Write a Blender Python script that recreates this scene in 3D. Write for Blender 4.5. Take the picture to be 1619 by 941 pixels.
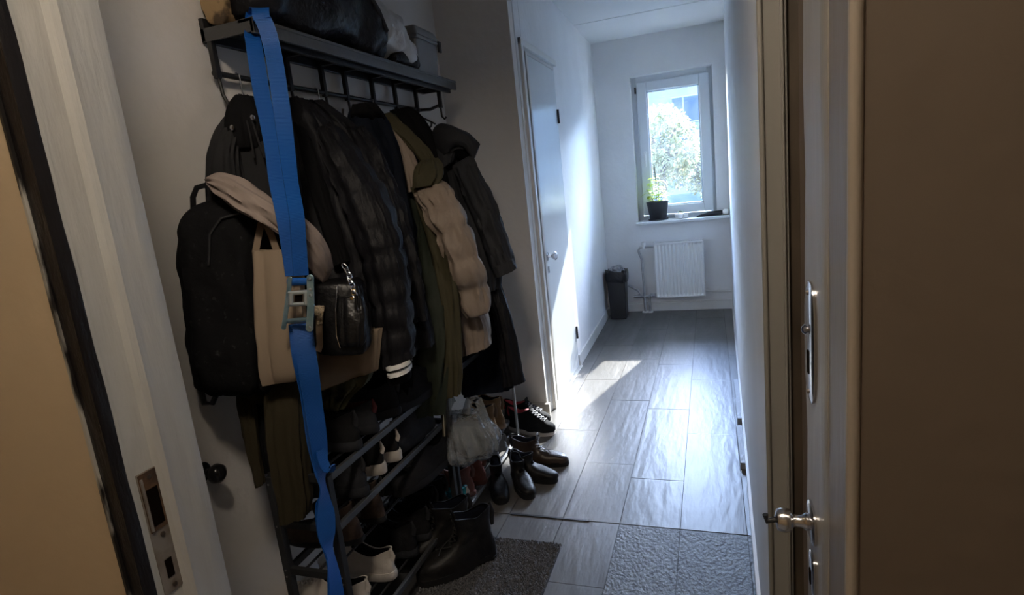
import bpy, math, random
from mathutils import Vector, Matrix, noise
PI = math.pi
random.seed(7)
SC = bpy.context.scene
COL = SC.collection
for o in list(bpy.data.objects): bpy.data.objects.remove(o)

# ------------------------------------------------------------------ camera
F, CX, CY, EYE = 921.26, 809.5, 470.5, 1.35
PITCH, YAW, ROLL = math.radians(11.097), math.radians(19.426), math.radians(-6.145)
M3 = Matrix.Rotation(YAW, 3, 'Z') @ Matrix.Rotation(-PITCH, 3, 'X')
_c, _s = math.cos(ROLL), math.sin(ROLL)
AR = M3 @ Vector((_c, 0, _s)); AU = M3 @ Vector((-_s, 0, _c)); AF = M3 @ Vector((0, 1, 0))
ORI = Vector((0, 0, EYE))
cam = bpy.data.cameras.new('camera'); camo = bpy.data.objects.new('camera', cam); COL.objects.link(camo)
cam.sensor_fit = 'HORIZONTAL'; cam.sensor_width = 36; cam.lens = F / 1619 * 36
cam.clip_start = .02; cam.clip_end = 200
camo.matrix_world = Matrix.Translation(ORI) @ Matrix((AR, AU, -AF)).transposed().to_4x4()
SC.camera = camo

# ------------------------------------------------------------------ light and exposure
SUN_DIR = Vector((-.27, -1, -.62)).normalized()
w = bpy.data.worlds.new('sky'); SC.world = w; w.use_nodes = True
nt = w.node_tree; bg = nt.nodes['Background']
sky = nt.nodes.new('ShaderNodeTexSky'); sky.sky_type = 'NISHITA'; sky.sun_disc = False
sky.sun_elevation = math.radians(31); sky.sun_rotation = math.radians(15)
sky.air_density = 1.2; sky.dust_density = .6; sky.ozone_density = 1.5
tint = nt.nodes.new('ShaderNodeMix'); tint.data_type = 'RGBA'; tint.blend_type = 'MULTIPLY'; tint.inputs[0].default_value = 1; tint.inputs[7].default_value = (.86,.96,1.16,1)
nt.links.new(sky.outputs[0], tint.inputs[6]); nt.links.new(tint.outputs[2], bg.inputs[0]); bg.inputs[1].default_value = 2.5
sl = bpy.data.lights.new('sun', 'SUN'); sl.energy = 4.6; sl.angle = math.radians(.6); sl.color = (1, .95, .87)
so = bpy.data.objects.new('sun', sl); COL.objects.link(so)
so.rotation_euler = SUN_DIR.to_track_quat('-Z', 'Y').to_euler()
pl = bpy.data.lights.new('window_portal', 'AREA'); pl.shape = 'RECTANGLE'; pl.size = .72; pl.size_y = 1.32
po = bpy.data.objects.new('window_portal', pl); COL.objects.link(po)
po.location = (-.29, 5.86, 1.5); po.rotation_euler = (-PI/2, 0, 0); pl.cycles.is_portal = True
SC.view_settings.view_transform = 'Standard'; SC.view_settings.look = 'None'
SC.view_settings.gamma = 1; SC.view_settings.use_curve_mapping = False
SC.view_settings.exposure = 2.25
LAMP_W = 15

# ------------------------------------------------------------------ pixel helpers (photo pixel -> ray -> real place)
def ray(x, y): return (x-CX)*AR - (y-CY)*AU + F*AF
def at(x, y, d): return ORI + ray(x, y)*(d/F)
def onX(x, y, v): r = ray(x, y); return ORI + r*(v/r.x)
def onY(x, y, v): r = ray(x, y); return ORI + r*(v/r.y)
def onZ(x, y, v): r = ray(x, y); return ORI + r*((v-EYE)/r.z)
def dep(p): return (Vector(p)-ORI).dot(AF)

# ------------------------------------------------------------------ materials
MATS = {}
def mat(name, col, rough=.6, metal=0., col2=None, cs=8., bs=0., bscale=40., spec=.5, sheen=0., stretch=(1,1,1), det=4., trans=0., lo=.35, hi=.65, wave=None, bdist=.01):
    if name in MATS: return MATS[name]
    m = bpy.data.materials.new(name); m.use_nodes = True; n = m.node_tree; b = n.nodes['Principled BSDF']
    b.inputs['Base Color'].default_value = (*col, 1); b.inputs['Roughness'].default_value = rough
    b.inputs['Metallic'].default_value = metal; b.inputs['Specular IOR Level'].default_value = spec
    if sheen: b.inputs['Sheen Weight'].default_value = sheen
    if trans: b.inputs['Transmission Weight'].default_value = trans
    tc = n.nodes.new('ShaderNodeTexCoord'); mp = n.nodes.new('ShaderNodeMapping'); mp.inputs['Scale'].default_value = stretch
    n.links.new(tc.outputs['Object'], mp.inputs[0])
    if col2:
        t = n.nodes.new('ShaderNodeTexNoise'); t.inputs['Scale'].default_value = cs; t.inputs['Detail'].default_value = det
        r = n.nodes.new('ShaderNodeValToRGB'); r.color_ramp.elements[0].position = lo; r.color_ramp.elements[1].position = hi
        r.color_ramp.elements[0].color = (*col, 1); r.color_ramp.elements[1].color = (*col2, 1)
        n.links.new(mp.outputs[0], t.inputs[0]); n.links.new(t.outputs[0], r.inputs[0]); n.links.new(r.outputs[0], b.inputs['Base Color'])
    if bs:
        bp = n.nodes.new('ShaderNodeBump'); bp.inputs['Strength'].default_value = bs; bp.inputs['Distance'].default_value = bdist
        if wave:
            t = n.nodes.new('ShaderNodeTexWave'); t.inputs['Scale'].default_value = bscale; t.bands_direction = wave
        else:
            t = n.nodes.new('ShaderNodeTexNoise'); t.inputs['Scale'].default_value = bscale; t.inputs['Detail'].default_value = 5
        n.links.new(mp.outputs[0], t.inputs[0]); n.links.new(t.outputs[1] if wave else t.outputs[0], bp.inputs['Height']); n.links.new(bp.outputs[0], b.inputs['Normal'])
    MATS[name] = m; return m
def clearmat(name, tint, gloss=.12, op=0., opcol=(.8,.8,.8), rough=.1, bs=0):
    if name in MATS: return MATS[name]
    m = bpy.data.materials.new(name); m.use_nodes = True; n = m.node_tree; n.nodes.clear()
    out = n.nodes.new('ShaderNodeOutputMaterial'); tr = n.nodes.new('ShaderNodeBsdfTransparent'); tr.inputs[0].default_value = (*tint, 1)
    gl = n.nodes.new('ShaderNodeBsdfPrincipled'); gl.inputs['Base Color'].default_value = (*opcol, 1); gl.inputs['Roughness'].default_value = rough
    mx = n.nodes.new('ShaderNodeMixShader'); lw = n.nodes.new('ShaderNodeLayerWeight'); lw.inputs[0].default_value = gloss
    ma = n.nodes.new('ShaderNodeMath'); ma.operation = 'ADD'; ma.use_clamp = True; ma.inputs[1].default_value = op
    n.links.new(lw.outputs[0], ma.inputs[0]); n.links.new(ma.outputs[0], mx.inputs[0]); n.links.new(tr.outputs[0], mx.inputs[1]); n.links.new(gl.outputs[0], mx.inputs[2]); n.links.new(mx.outputs[0], out.inputs[0])
    if bs:
        tc = n.nodes.new('ShaderNodeTexCoord'); t = n.nodes.new('ShaderNodeTexNoise'); t.inputs['Scale'].default_value = 30
        bp = n.nodes.new('ShaderNodeBump'); bp.inputs['Strength'].default_value = bs; bp.inputs['Distance'].default_value = .02
        n.links.new(tc.outputs['Object'], t.inputs[0]); n.links.new(t.outputs[0], bp.inputs['Height']); n.links.new(bp.outputs[0], gl.inputs['Normal']); n.links.new(bp.outputs[0], lw.inputs[1])
    MATS[name] = m; return m

PLASTER = mat('plaster', (.78,.78,.78), .5, col2=(.83,.83,.83), cs=3, bs=.25, bscale=25)
PLASTER2 = mat('plaster_grey', (.68,.655,.62), .6, col2=(.73,.70,.67), cs=2.5, bs=.25, bscale=20)
CEIL = mat('ceiling_paint', (.78,.78,.77), .7, bs=.1, bscale=30)
TAN = mat('tan_paint', (.50,.385,.25), .7, col2=(.54,.42,.275), cs=2.2, bs=.12, bscale=30)
TAN_DIM = mat('tan_paint_dim', (.115,.084,.058), .7, col2=(.13,.096,.068), cs=2.0, bs=.12, bscale=30)  # same paint as the tan wall, darkened for its dimmer light
GLOSS = mat('gloss_paint', (.74,.74,.72), .28, col2=(.68,.67,.64), cs=5, bs=.15, bscale=12, stretch=(1,1,.3))
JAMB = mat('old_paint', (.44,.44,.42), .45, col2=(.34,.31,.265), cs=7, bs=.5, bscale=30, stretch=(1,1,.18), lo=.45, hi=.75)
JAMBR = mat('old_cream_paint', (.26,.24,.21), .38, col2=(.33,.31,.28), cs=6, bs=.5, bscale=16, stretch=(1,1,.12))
GAP_SHADE = mat('gap_shade', (.035,.026,.018), .5, col2=(.08,.06,.04), cs=20, stretch=(1,1,.2))
BLACKSEAL = mat('black_edge', (.006,.005,.006), .35, col2=(.012,.010,.009), cs=14, det=8, stretch=(1,1,.25), lo=.6, hi=.75, bs=.5, bscale=60)
BLACKM = mat('black_metal', (.02,.02,.021), .38, .2, bs=.1, bscale=60)
CHROME = mat('chrome', (.7,.7,.72), .18, 1.)
STEEL = mat('worn_steel', (.24,.215,.185), .5, .3, col2=(.12,.08,.05), cs=25, lo=.45, hi=.8)
RUST = mat('rusty_recess', (.035,.018,.009), .85, col2=(.10,.05,.02), cs=30, bs=.4, bscale=60)
HOLE = mat('hole_dark', (.006,.004,.003), .9, spec=0)
PVC = mat('white_plastic_frame', (.72,.76,.80), .35)
RADW = mat('radiator_enamel', (.82,.82,.80), .35)
PIPE = mat('grey_pipe', (.33,.33,.34), .45, .3, col2=(.5,.5,.5), cs=15)
BLACKP = mat('black_plastic', (.018,.018,.02), .4)

# ------------------------------------------------------------------ mesh builder
class MB:
    def __init__(s): s.v = []; s.f = []
    def add(s, vs, fs):
        b = len(s.v); s.v += [Vector(p) for p in vs]; s.f += [tuple(i+b for i in f) for f in fs]; return s
    def box(s, c0, c1, R=None, off=None):
        x0,y0,z0 = c0; x1,y1,z1 = c1
        vs = [Vector(p) for p in ((x0,y0,z0),(x1,y0,z0),(x1,y1,z0),(x0,y1,z0),(x0,y0,z1),(x1,y0,z1),(x1,y1,z1),(x0,y1,z1))]
        if R is not None: vs = [R @ p for p in vs]
        if off is not None: vs = [p+Vector(off) for p in vs]
        return s.add(vs, [(0,3,2,1),(4,5,6,7),(0,1,5,4),(1,2,6,5),(2,3,7,6),(3,0,4,7)])
    def hexa(s, b, t):   # bottom 4, top 4 (same winding)
        return s.add(list(b)+list(t), [(0,3,2,1),(4,5,6,7),(0,1,5,4),(1,2,6,5),(2,3,7,6),(3,0,4,7)])
    def rings(s, R, cap=True, closed=False):
        n = len(R[0]); vs = [p for r in R for p in r]; fs = []
        m = len(R)
        for i in range(m-1 if not closed else m):
            a = i*n; b = ((i+1) % m)*n
            for j in range(n):
                k = (j+1) % n; fs.append((a+j, a+k, b+k, b+j))
        if cap and not closed:
            vs2 = list(vs)
            c0 = sum((Vector(p) for p in R[0]), Vector())/n; c1 = sum((Vector(p) for p in R[-1]), Vector())/n
            i0 = len(vs2); vs2.append(c0); i1 = len(vs2); vs2.append(c1)
            for j in range(n):
                k = (j+1) % n; fs.append((i0, k, j)); fs.append((i1, (m-1)*n+j, (m-1)*n+k))
            vs = vs2
        return s.add(vs, fs)
    def tube(s, pts, r, n=8, closed=False, flat=1.):
        pts = [Vector(p) for p in pts]; rs = r if isinstance(r, (list, tuple)) else [r]*len(pts); R = []; up = None
        for i, p in enumerate(pts):
            if closed: t = pts[(i+1) % len(pts)]-pts[i-1]
            else: t = pts[min(i+1, len(pts)-1)]-pts[max(i-1, 0)]
            t = t.normalized()
            if up is None:
                up = Vector((0,0,1)) if abs(t.z) < .9 else Vector((1,0,0))
            a = up - t*up.dot(t); a.normalize(); b = t.cross(a); up = a
            R.append([p + a*math.cos(2*PI*j/n)*rs[i] + b*math.sin(2*PI*j/n)*rs[i]*flat for j in range(n)])
        return s.rings(R, closed=closed)
    def lathe(s, prof, c=(0,0,0), axis='z', n=24):
        R = []
        for (r, h) in prof:
            ring = []
            for j in range(n):
                a = 2*PI*j/n; u, v = math.cos(a)*r, math.sin(a)*r
                p = {'z': (u,v,h), 'x': (h,u,v), 'y': (v,h,u)}[axis]
                ring.append(Vector(p)+Vector(c))
            R.append(ring)
        return s.rings(R)
    def ribbon(s, pts, side, w, th=.002):
        """flat band: points, side vectors (unit) per point, half width, thickness"""
        R = []
        pts = [Vector(p) for p in pts]
        for i, p in enumerate(pts):
            t = (pts[min(i+1, len(pts)-1)]-pts[max(i-1,0)]).normalized()
            sd = Vector(side[i] if isinstance(side, list) else side); sd = (sd-t*sd.dot(t)).normalized(); nn = t.cross(sd)
            ww = w[i] if isinstance(w, list) else w
            R.append([p-sd*ww-nn*th/2, p+sd*ww-nn*th/2, p+sd*ww+nn*th/2, p-sd*ww+nn*th/2])
        return s.rings(R)

def rot_z(a): return Matrix.Rotation(a, 3, 'Z')
def obj(name, mb, m, parent=None, smooth=False, bevel=0., base=None, sub=0):
    me = bpy.data.meshes.new(name)
    vs = mb.v
    if parent is not None:
        off = Vector(parent.get('_o', (0,0,0)))
        if '_o' not in parent.keys(): off = Vector((0,0,0))
        loc = Vector((0,0,0))
    else:
        if base is None:
            xs = [p.x for p in vs]; ys = [p.y for p in vs]; zs = [p.z for p in vs]
            base = ((min(xs)+max(xs))/2, (min(ys)+max(ys))/2, min(zs))
        off = Vector(base); loc = off
    me.from_pydata([tuple(p-off) for p in vs], [], mb.f); me.update()
    import bmesh
    bm = bmesh.new(); bm.from_mesh(me); bmesh.ops.recalc_face_normals(bm, faces=bm.faces); bm.to_mesh(me); bm.free()
    if smooth:
        me.polygons.foreach_set('use_smooth', [True]*len(me.polygons))
        try: me.set_sharp_from_angle(angle=math.radians(smooth if smooth is not True else 50))
        except Exception: pass
    o = bpy.data.objects.new(name, me); COL.objects.link(o); o.location = loc
    o['_o'] = tuple(off)
    if parent is not None: o.parent = parent
    me.materials.append(m)
    if bevel:
        b = o.modifiers.new('bevel', 'BEVEL'); b.width = bevel; b.segments = 2; b.limit_method = 'ANGLE'
    if sub:
        b = o.modifiers.new('sub', 'SUBSURF'); b.levels = sub; b.render_levels = sub
    return o
def thing(name, label, cat, base=(0,0,0), group=None):
    o = bpy.data.objects.new(name, None); COL.objects.link(o); o.location = base; o['_o'] = tuple(base)
    o.empty_display_size = .05
    o['label'] = label; o['category'] = cat
    if group: o['group'] = group
    return o
def tag(o, label, cat, group=None):
    o['label'] = label; o['category'] = cat
    if group: o['group'] = group
    return o
def struct(o): o['kind'] = 'structure'; return o
def box(c0, c1): return MB().box(c0, c1)
def copy_tree(o, parent=None):
    c = o.copy(); COL.objects.link(c); c.parent = parent
    for ch in list(o.children): copy_tree(ch, c)
    return c

# ================================================================== THE SETTING
WL = -1.35                       # wall behind the coats
def xr(y): return .103 + (y-1.74)*(.166-.101)/(5.65-1.74)     # hall's right wall leans slightly outward
YF = 5.61
# walls
m = MB().hexa([(xr(1.05),1.05,0),(xr(1.05)+.15,1.05,0),(xr(6)+.15,5.9,0),(xr(6),5.9,0)], [(xr(1.05),1.05,2.5),(xr(1.05)+.15,1.05,2.5),(xr(6)+.15,5.9,2.5),(xr(6),5.9,2.5)])
struct(obj('wall_right', m, PLASTER))
struct(obj('wall_left', box((WL-.12,.79,0),(WL,3.18,2.5)), PLASTER2))
struct(obj('wall_niche', box((WL-.12,3.06,0),(-.935,3.15,2.5)), PLASTER2))
# side wall with the door opening
m = MB(); m.box((-1.05,3.13,0),(-.93,3.235,2.5)); m.box((-1.05,3.235,2.075),(-.93,3.94,2.5)); m.box((-1.05,3.94,0),(-.938,4.0,2.5))
struct(obj('wall_side', m, PLASTER, bevel=.004))
m = MB().hexa([(-1.1,3.94,0),(-.938,3.94,0),(-.968,5.75,0),(-1.1,5.75,0)], [(-1.1,3.94,2.5),(-.938,3.94,2.5),(-.968,5.75,2.5),(-1.1,5.75,2.5)])
struct(obj('wall_side_far', m, PLASTER))
struct(obj('wall_behind_door', box((-1.3,3.15,0),(-1.1,4.0,2.4)), PLASTER))
# far wall with window opening
OX0,OX1,OZ0,OZ1 = -.64,.06,.86,2.165
m = MB(); m.box((-1.1,YF,0),(OX0,5.9,2.5)); m.box((OX1,YF,0),(.35,5.9,2.5)); m.box((OX0,YF,0),(OX1,5.9,OZ0)); m.box((OX0,YF,OZ1),(OX1,5.9,2.5))
struct(obj('wall_far', m, PLASTER))
m = MB(); m.box((-1.5,.79,2.5),(.4,4.83,2.62)); m.box((-1.5,4.842,2.5),(.4,5.9,2.62)); m.box((-1.5,4.80,2.507),(.4,4.87,2.63))
struct(obj('ceiling', m, CEIL))
# floor slab and planks
struct(obj('floor', box((-1.6,.5,-.06),(.5,5.9,-.0035)), mat('floor_base',(.03,.028,.026),.9)))
FL = bpy.data.objects['floor']
def plankmat(name, a, b, rough):
    m = mat(name, a, rough, col2=b, cs=9, det=10, bs=.35, bscale=26, stretch=(1,.22,1), lo=.38, hi=.66); return m
PK = [plankmat('vinyl_plank_%s'%q, a, b, .42) for q, a, b in (('pale',(.095,.09,.087),(.15,.143,.138)),('mid',(.082,.079,.076),(.13,.125,.12)),('warm',(.10,.093,.085),(.142,.134,.125)))]
PKF = mat('vinyl_plank_rough', (.055,.054,.053), .5, col2=(.12,.117,.115), cs=60, det=8, bs=.6, bscale=95, stretch=(1,.7,1), lo=.36, hi=.7)
cols = [(-1.525,2.4),(-1.296,2.75),(-1.067,2.47),(-.838,2.887),(-.609,2.534),(-.38,2.413),(-.151,2.898),(.085,2.62),(.314,2.3)]
for i in range(len(cols)-1):
    x0, j = cols[i]; x1 = cols[i+1][0]; x1 = min(x1, .36); Lp = .79
    ys = [2.055]
    y = j
    while y < 5.6: 
        if y > 2.06: ys.append(y)
        y += Lp
    ys.append(5.64)
    for a, b in zip(ys[:-1], ys[1:]):
        g = .0011; dz = random.uniform(-.0006, .0006)
        o = obj('plank', box((x0+g,a+g,-.004),(x1-g,b-g,dz)), random.choice(PK), FL)
    yl = [.55] + ([1.25] if i % 2 else [.9, 1.68]) + [2.051]
    for a, b in zip(yl[:-1], yl[1:]):
        g = .0011
        obj('plank', box((x0+g,a+g,-.004),(x1-g,b-g,.0002)), PKF if i >= 5 else PK[i % 3], FL)
# lifted dark joint strip across the boards
struct(obj('trim_1', box((-.83,2.048,0),(-.50,2.058,.004)), BLACKP))
# baseboards
m = MB().hexa([(-.942,3.95,0),(-.922,3.95,0),(-.95,5.58,0),(-.97,5.58,0)], [(-.942,3.95,.085),(-.926,3.95,.085),(-.954,5.58,.085),(-.97,5.58,.085)])
struct(obj('baseboard_left', m, GLOSS, bevel=.003))
m = MB().box((-.93,YF-.02,0),(.165,YF,.075)); m.box((-.93,YF-.012,.075),(.165,YF,.09))
struct(obj('baseboard_far', m, GLOSS, bevel=.003))
struct(obj('baseboard_niche', box((WL,3.03,0),(-.915,3.06,.085)), mat('baseboard_cream',(.50,.46,.40),.45), bevel=.003))
struct(obj('baseboard_coats', box((WL,.85,0),(WL+.014,3.03,.08)), GLOSS, bevel=.003))
m = MB().hexa([(xr(1.05)-.012,1.05,0),(xr(1.05),1.05,0),(xr(5.6),5.6,0),(xr(5.6)-.006,5.6,0)], [(xr(1.05)-.012,1.05,.055),(xr(1.05),1.05,.055),(xr(5.6),5.6,.055),(xr(5.6)-.006,5.6,.055)])
struct(obj('baseboard_right', m, GLOSS))
for a,b,h in ((2.55,2.95,.03),(3.0,3.28,.045),(3.3,3.62,.03)):
    struct(obj('trim_2', box((xr(a)-.03,a,0),(xr(a)+.005,b,h)), mat('grey_floor_strip',(.25,.26,.28),.5,bs=.4,bscale=50)))

# ---- side door
D1 = struct(obj('door_1', box((-.965,3.318,.012),(-.930,3.925,2.035)), mat('door_gloss',(.66,.70,.72),.17,bs=.5,bscale=3,stretch=(1,1,.5)), bevel=.002))
m = MB(); m.box((-.945,3.165,0),(-.912,3.205,2.10)); m.box((-.945,3.165,2.062),(-.915,3.95,2.10))
struct(obj('trim_3', m, GLOSS, bevel=.004))
m = MB(); m.box((-1.0,3.205,.03),(-.925,3.214,2.06)); m.box((-1.0,3.235,0),(-.935,3.262,2.06)); m.box((-1.0,3.275,0),(-.925,3.312,2.05)); m.box((-1.0,3.2,2.04),(-.935,3.95,2.064)); m.box((-1.0,3.93,0),(-.94,3.95,2.04))
struct(obj('trim_4', m, mat('door_frame_paint',(.50,.48,.45),.35,bs=.2,bscale=12), bevel=.004))
struct(obj('trim_5', box((-.96,3.215,.0),(-.91,3.96,.008)), GLOSS))
kp = onX(873,405,-.90)
m = MB().lathe([(.006,-.03),(.024,-.03),(.026,-.027),(.010,-.024),(.008,-.004),(.018,.002),(.025,.012),(.025,.022),(.016,.03),(.004,.032)], (kp.x,kp.y,kp.z), 'x', 24)
obj('door_knob', m, CHROME, D1, smooth=40)
m = MB().box((-.932,kp.y-.006,kp.z-.10),(-.926,kp.y+.012,kp.z-.06)); obj('keyhole_cover', m, CHROME, D1, bevel=.002)
for z in (1.745,.262): obj('hinge', MB().tube([(-.926,3.926,z-.045),(-.926,3.926,z+.045)], .009), BLACKP, D1, smooth=True)
# ---- far window
WN = struct(obj('window_1', MB().box((OX0,5.70,OZ0),(OX0+.045,5.78,OZ1)).box((OX1-.045,5.70,OZ0),(OX1,5.78,OZ1)).box((OX0+.045,5.70,OZ1-.05),(OX1-.045,5.78,OZ1)).box((OX0+.045,5.70,OZ0),(OX1-.045,5.78,OZ0+.045)), PVC, bevel=.004))
GX0,GX1,GZ0,GZ1 = -.508,-.05,.99,2.03
SX0,SX1,SZ0,SZ1 = GX0-.085,GX1+.085,GZ0-.08,GZ1+.085
y0, y1 = 5.672, 5.745
m = MB().box((SX0,y0,SZ0),(GX0,y1,SZ1)).box((GX1,y0,SZ0),(SX1,y1,SZ1)).box((GX0,y0,SZ0),(GX1,y1,GZ0)).box((GX0,y0,GZ1),(GX1,y1,SZ1))
obj('sash', m, PVC, WN, bevel=.006)
m = MB().box((GX0,5.690,GZ0),(GX0+.012,5.715,GZ1)).box((GX1-.012,5.690,GZ0),(GX1,5.715,GZ1)).box((GX0,5.690,GZ0),(GX1,5.715,GZ0+.012)).box((GX0,5.690,GZ1-.012),(GX1,5.715,GZ1))
obj('glazing_bead', m, mat('grey_gasket',(.62,.70,.78),.5), WN)
def panemat():
    m = bpy.data.materials.new('dusty_glass'); m.use_nodes = True; n = m.node_tree; n.nodes.clear()
    out = n.nodes.new('ShaderNodeOutputMaterial'); tr = n.nodes.new('ShaderNodeBsdfTransparent'); tr.inputs[0].default_value = (.93,.96,.98,1)
    gl = n.nodes.new('ShaderNodeBsdfGlossy'); gl.inputs[1].default_value = .02
    tl = n.nodes.new('ShaderNodeBsdfTranslucent'); tl.inputs[0].default_value = (.85,.9,1,1)
    fr = n.nodes.new('ShaderNodeFresnel'); fr.inputs[0].default_value = 1.4
    tc = n.nodes.new('ShaderNodeTexCoord'); t = n.nodes.new('ShaderNodeTexNoise'); t.inputs['Scale'].default_value = 9; t.inputs['Detail'].default_value = 6
    mr = n.nodes.new('ShaderNodeMapRange'); mr.inputs['From Min'].default_value = .3; mr.inputs['From Max'].default_value = .75; mr.inputs['To Min'].default_value = .002; mr.inputs['To Max'].default_value = .012
    n.links.new(tc.outputs['Object'], t.inputs[0]); n.links.new(t.outputs[0], mr.inputs[0])
    a = n.nodes.new('ShaderNodeMixShader'); b = n.nodes.new('ShaderNodeMixShader')
    n.links.new(fr.outputs[0], a.inputs[0]); n.links.new(tr.outputs[0], a.inputs[1]); n.links.new(gl.outputs[0], a.inputs[2])
    n.links.new(mr.outputs[0], b.inputs[0]); n.links.new(a.outputs[0], b.inputs[1]); n.links.new(tl.outputs[0], b.inputs[2]); n.links.new(b.outputs[0], out.inputs[0])
    return m
obj('pane', MB().box((GX0,5.708,GZ0),(GX1,5.712,GZ1)), panemat(), WN)
hp = onY(1024,240,5.668); hx = -.548
m = MB().box((hx-.012,5.664,1.42),(hx+.012,5.672,1.50)); m.tube([(hx,5.665,1.47),(hx,5.64,1.47)], .007); m.box((hx-.008,5.63,1.36),(hx+.008,5.645,1.478))
obj('window_handle', m, mat('white_handle',(.8,.82,.84),.3), WN, bevel=.003)
obj('hinge', MB().box((SX0-.016,5.66,2.02),(SX0-.002,5.675,2.075)), BLACKP, WN)
obj('hinge', MB().box((SX1+.002,5.66,2.02),(SX1+.014,5.675,2.07)), PVC, WN)
m = MB().box((-.655,5.50,.842),(.165,5.70,.868))
struct(obj('trim_6', m, mat('white_sill',(.80,.82,.84),.3,bs=.1), bevel=.006))

# ---- entrance: front wall, jambs, hardware
XJ = -.955
struct(obj('wall_front_left', box((-2.2,.628,0),(XJ-.03,.79,2.6)), TAN))
struct(obj('wall_front_above', box((-2.2,.62,2.4),(1.9,.79,2.6)), TAN))
# left jamb: reveal x = XJ, rebated; runs from y=.63 to .795
prof = [(XJ-.075,.645),(XJ+.001,.645),(XJ+.001,.655),(XJ-.004,.658),(XJ-.004,.700),(XJ+.006,.706),(XJ+.010,.716),(XJ+.004,.735),(XJ+.004,.765),(XJ+.001,.785),(XJ-.003,.797),(XJ-.075,.797)]
m = MB().rings([[Vector((a,b,z)) for a,b in prof] for z in (0,.55,1.1,1.65,2.4)])
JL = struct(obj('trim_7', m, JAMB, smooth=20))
m = MB(); N = 60
R = []
for i in range(N+1):
    z = 2.4*i/N; e = .0035*noise.noise(Vector((0,3.1,z*9)))
    R.append([Vector((XJ-.03,.626,z)), Vector((XJ+.001+e*.5,.6265-abs(e),z)), Vector((XJ+.0035,.634,z)), Vector((XJ+.003,.6475+e,z)), Vector((XJ-.03,.648,z))])
struct(obj('trim_8', MB().rings(R), BLACKSEAL, smooth=40))
struct(obj('trim_15', box((XJ-.0345,.621,0),(XJ-.029,.628,2.4)), mat('chipped_edge',(.015,.013,.012),.4,col2=(.40,.38,.34),cs=16,det=9,stretch=(1,1,.22),lo=.5,hi=.56)))
# strike plate in the left jamb
a = onX(218,752,XJ+.001); b = onX(250,733,XJ+.001); c = onX(293,912,XJ+.001); d = onX(268,941,XJ+.001)
yA, yB, zT, zB = .664, .702, .922, .683
SP = obj('strike_plate', MB().box((XJ-.004,yA,zB),(XJ-.0015,yB,zT)), STEEL, JL, bevel=.001)
def quad_plate(name, y0,y1,z0,z1, m_, par, t=.0008, x=XJ-.0012): return obj(name, MB().box((x-.0005,y0,z0),(x+t,y1,z1)), m_, par)
quad_plate('latch_opening', yA+.002, yB-.002, .809, zT-.002, RUST, SP)
m = MB().box((XJ-.001,yA+.003,.812),(XJ+.003,yA+.007,zT-.01)); obj('bent_lip', m, STEEL, SP)
quad_plate('latch_hole', yA+.010, yB-.006, .818, .888, HOLE, SP, .0014)
quad_plate('bolt_slot', yA+.013, yB-.011, .712, .748, HOLE, SP)
for z in (.910,.797,.695):
    obj('screw', MB().lathe([(.0045,-.001),(.0045,.0012),(.0028,.0016),(.0005,.0014)], (XJ-.001,(yA+yB)/2+.003,z), 'x', 12), mat('screw_dark',(.08,.06,.045),.5,.6), SP, smooth=30)
# right side: darkened tan wall, bead, band, hardware post, gap with painted shade, casing
XR = .121
struct(obj('wall_front_right', MB().box((XR+.004,.605,0),(1.9,.95,2.6)).box((.155,.95,0),(1.9,1.2,2.6)), TAN_DIM))
m = MB().tube([(XR+.004,.607,z) for z in (0,.5,1.0,1.5,2.0,2.4)], .0065, n=12)
struct(obj('trim_9', m, mat('worn_bead',(.30,.25,.20),.3,bs=.5,bscale=20,stretch=(1,1,.2)), smooth=True))
struct(obj('trim_10', box((XR-.001,.615,0),(XR+.01,.70,2.4)), mat('taupe_paint',(.17,.14,.11),.45,bs=.3,bscale=20,stretch=(1,1,.2))))
R = []
for i in range(41):
    z = 2.4*i/40; e = .002*noise.noise(Vector((7,1,z*8)))
    R.append([Vector((XR+.02,.70,z)), Vector((XR-.002+e,.70-abs(e),z)), Vector((XR-.006+e,.715,z)), Vector((XR-.003,.74,z)), Vector((XR-.004,.80,z)), Vector((XR-.002+e,.862,z)), Vector((XR+.02,.865,z))])
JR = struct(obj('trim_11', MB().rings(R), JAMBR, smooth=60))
struct(obj('trim_12', box((XR-.002,.66,1.50),(XR+.006,.70,2.4)), JAMBR, bevel=.003))
struct(obj('trim_13', box((.117,1.03,0),(.16,1.06,2.4)), GAP_SHADE))  # solid backing, coloured dark for the shade in this gap
m = MB().box((.0785,1.02,0),(.1185,1.035,2.4)); m.tube([(.081,1.018,0),(.081,1.018,2.4)], .0045); m.box((.109,1.014,0),(.1135,1.022,2.4))
struct(obj('trim_14', m, mat('casing_paint',(.22,.208,.188),.45,col2=(.25,.238,.215),cs=6,bs=.2,bscale=14,stretch=(1,1,.15)), bevel=.003, smooth=40))
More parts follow.
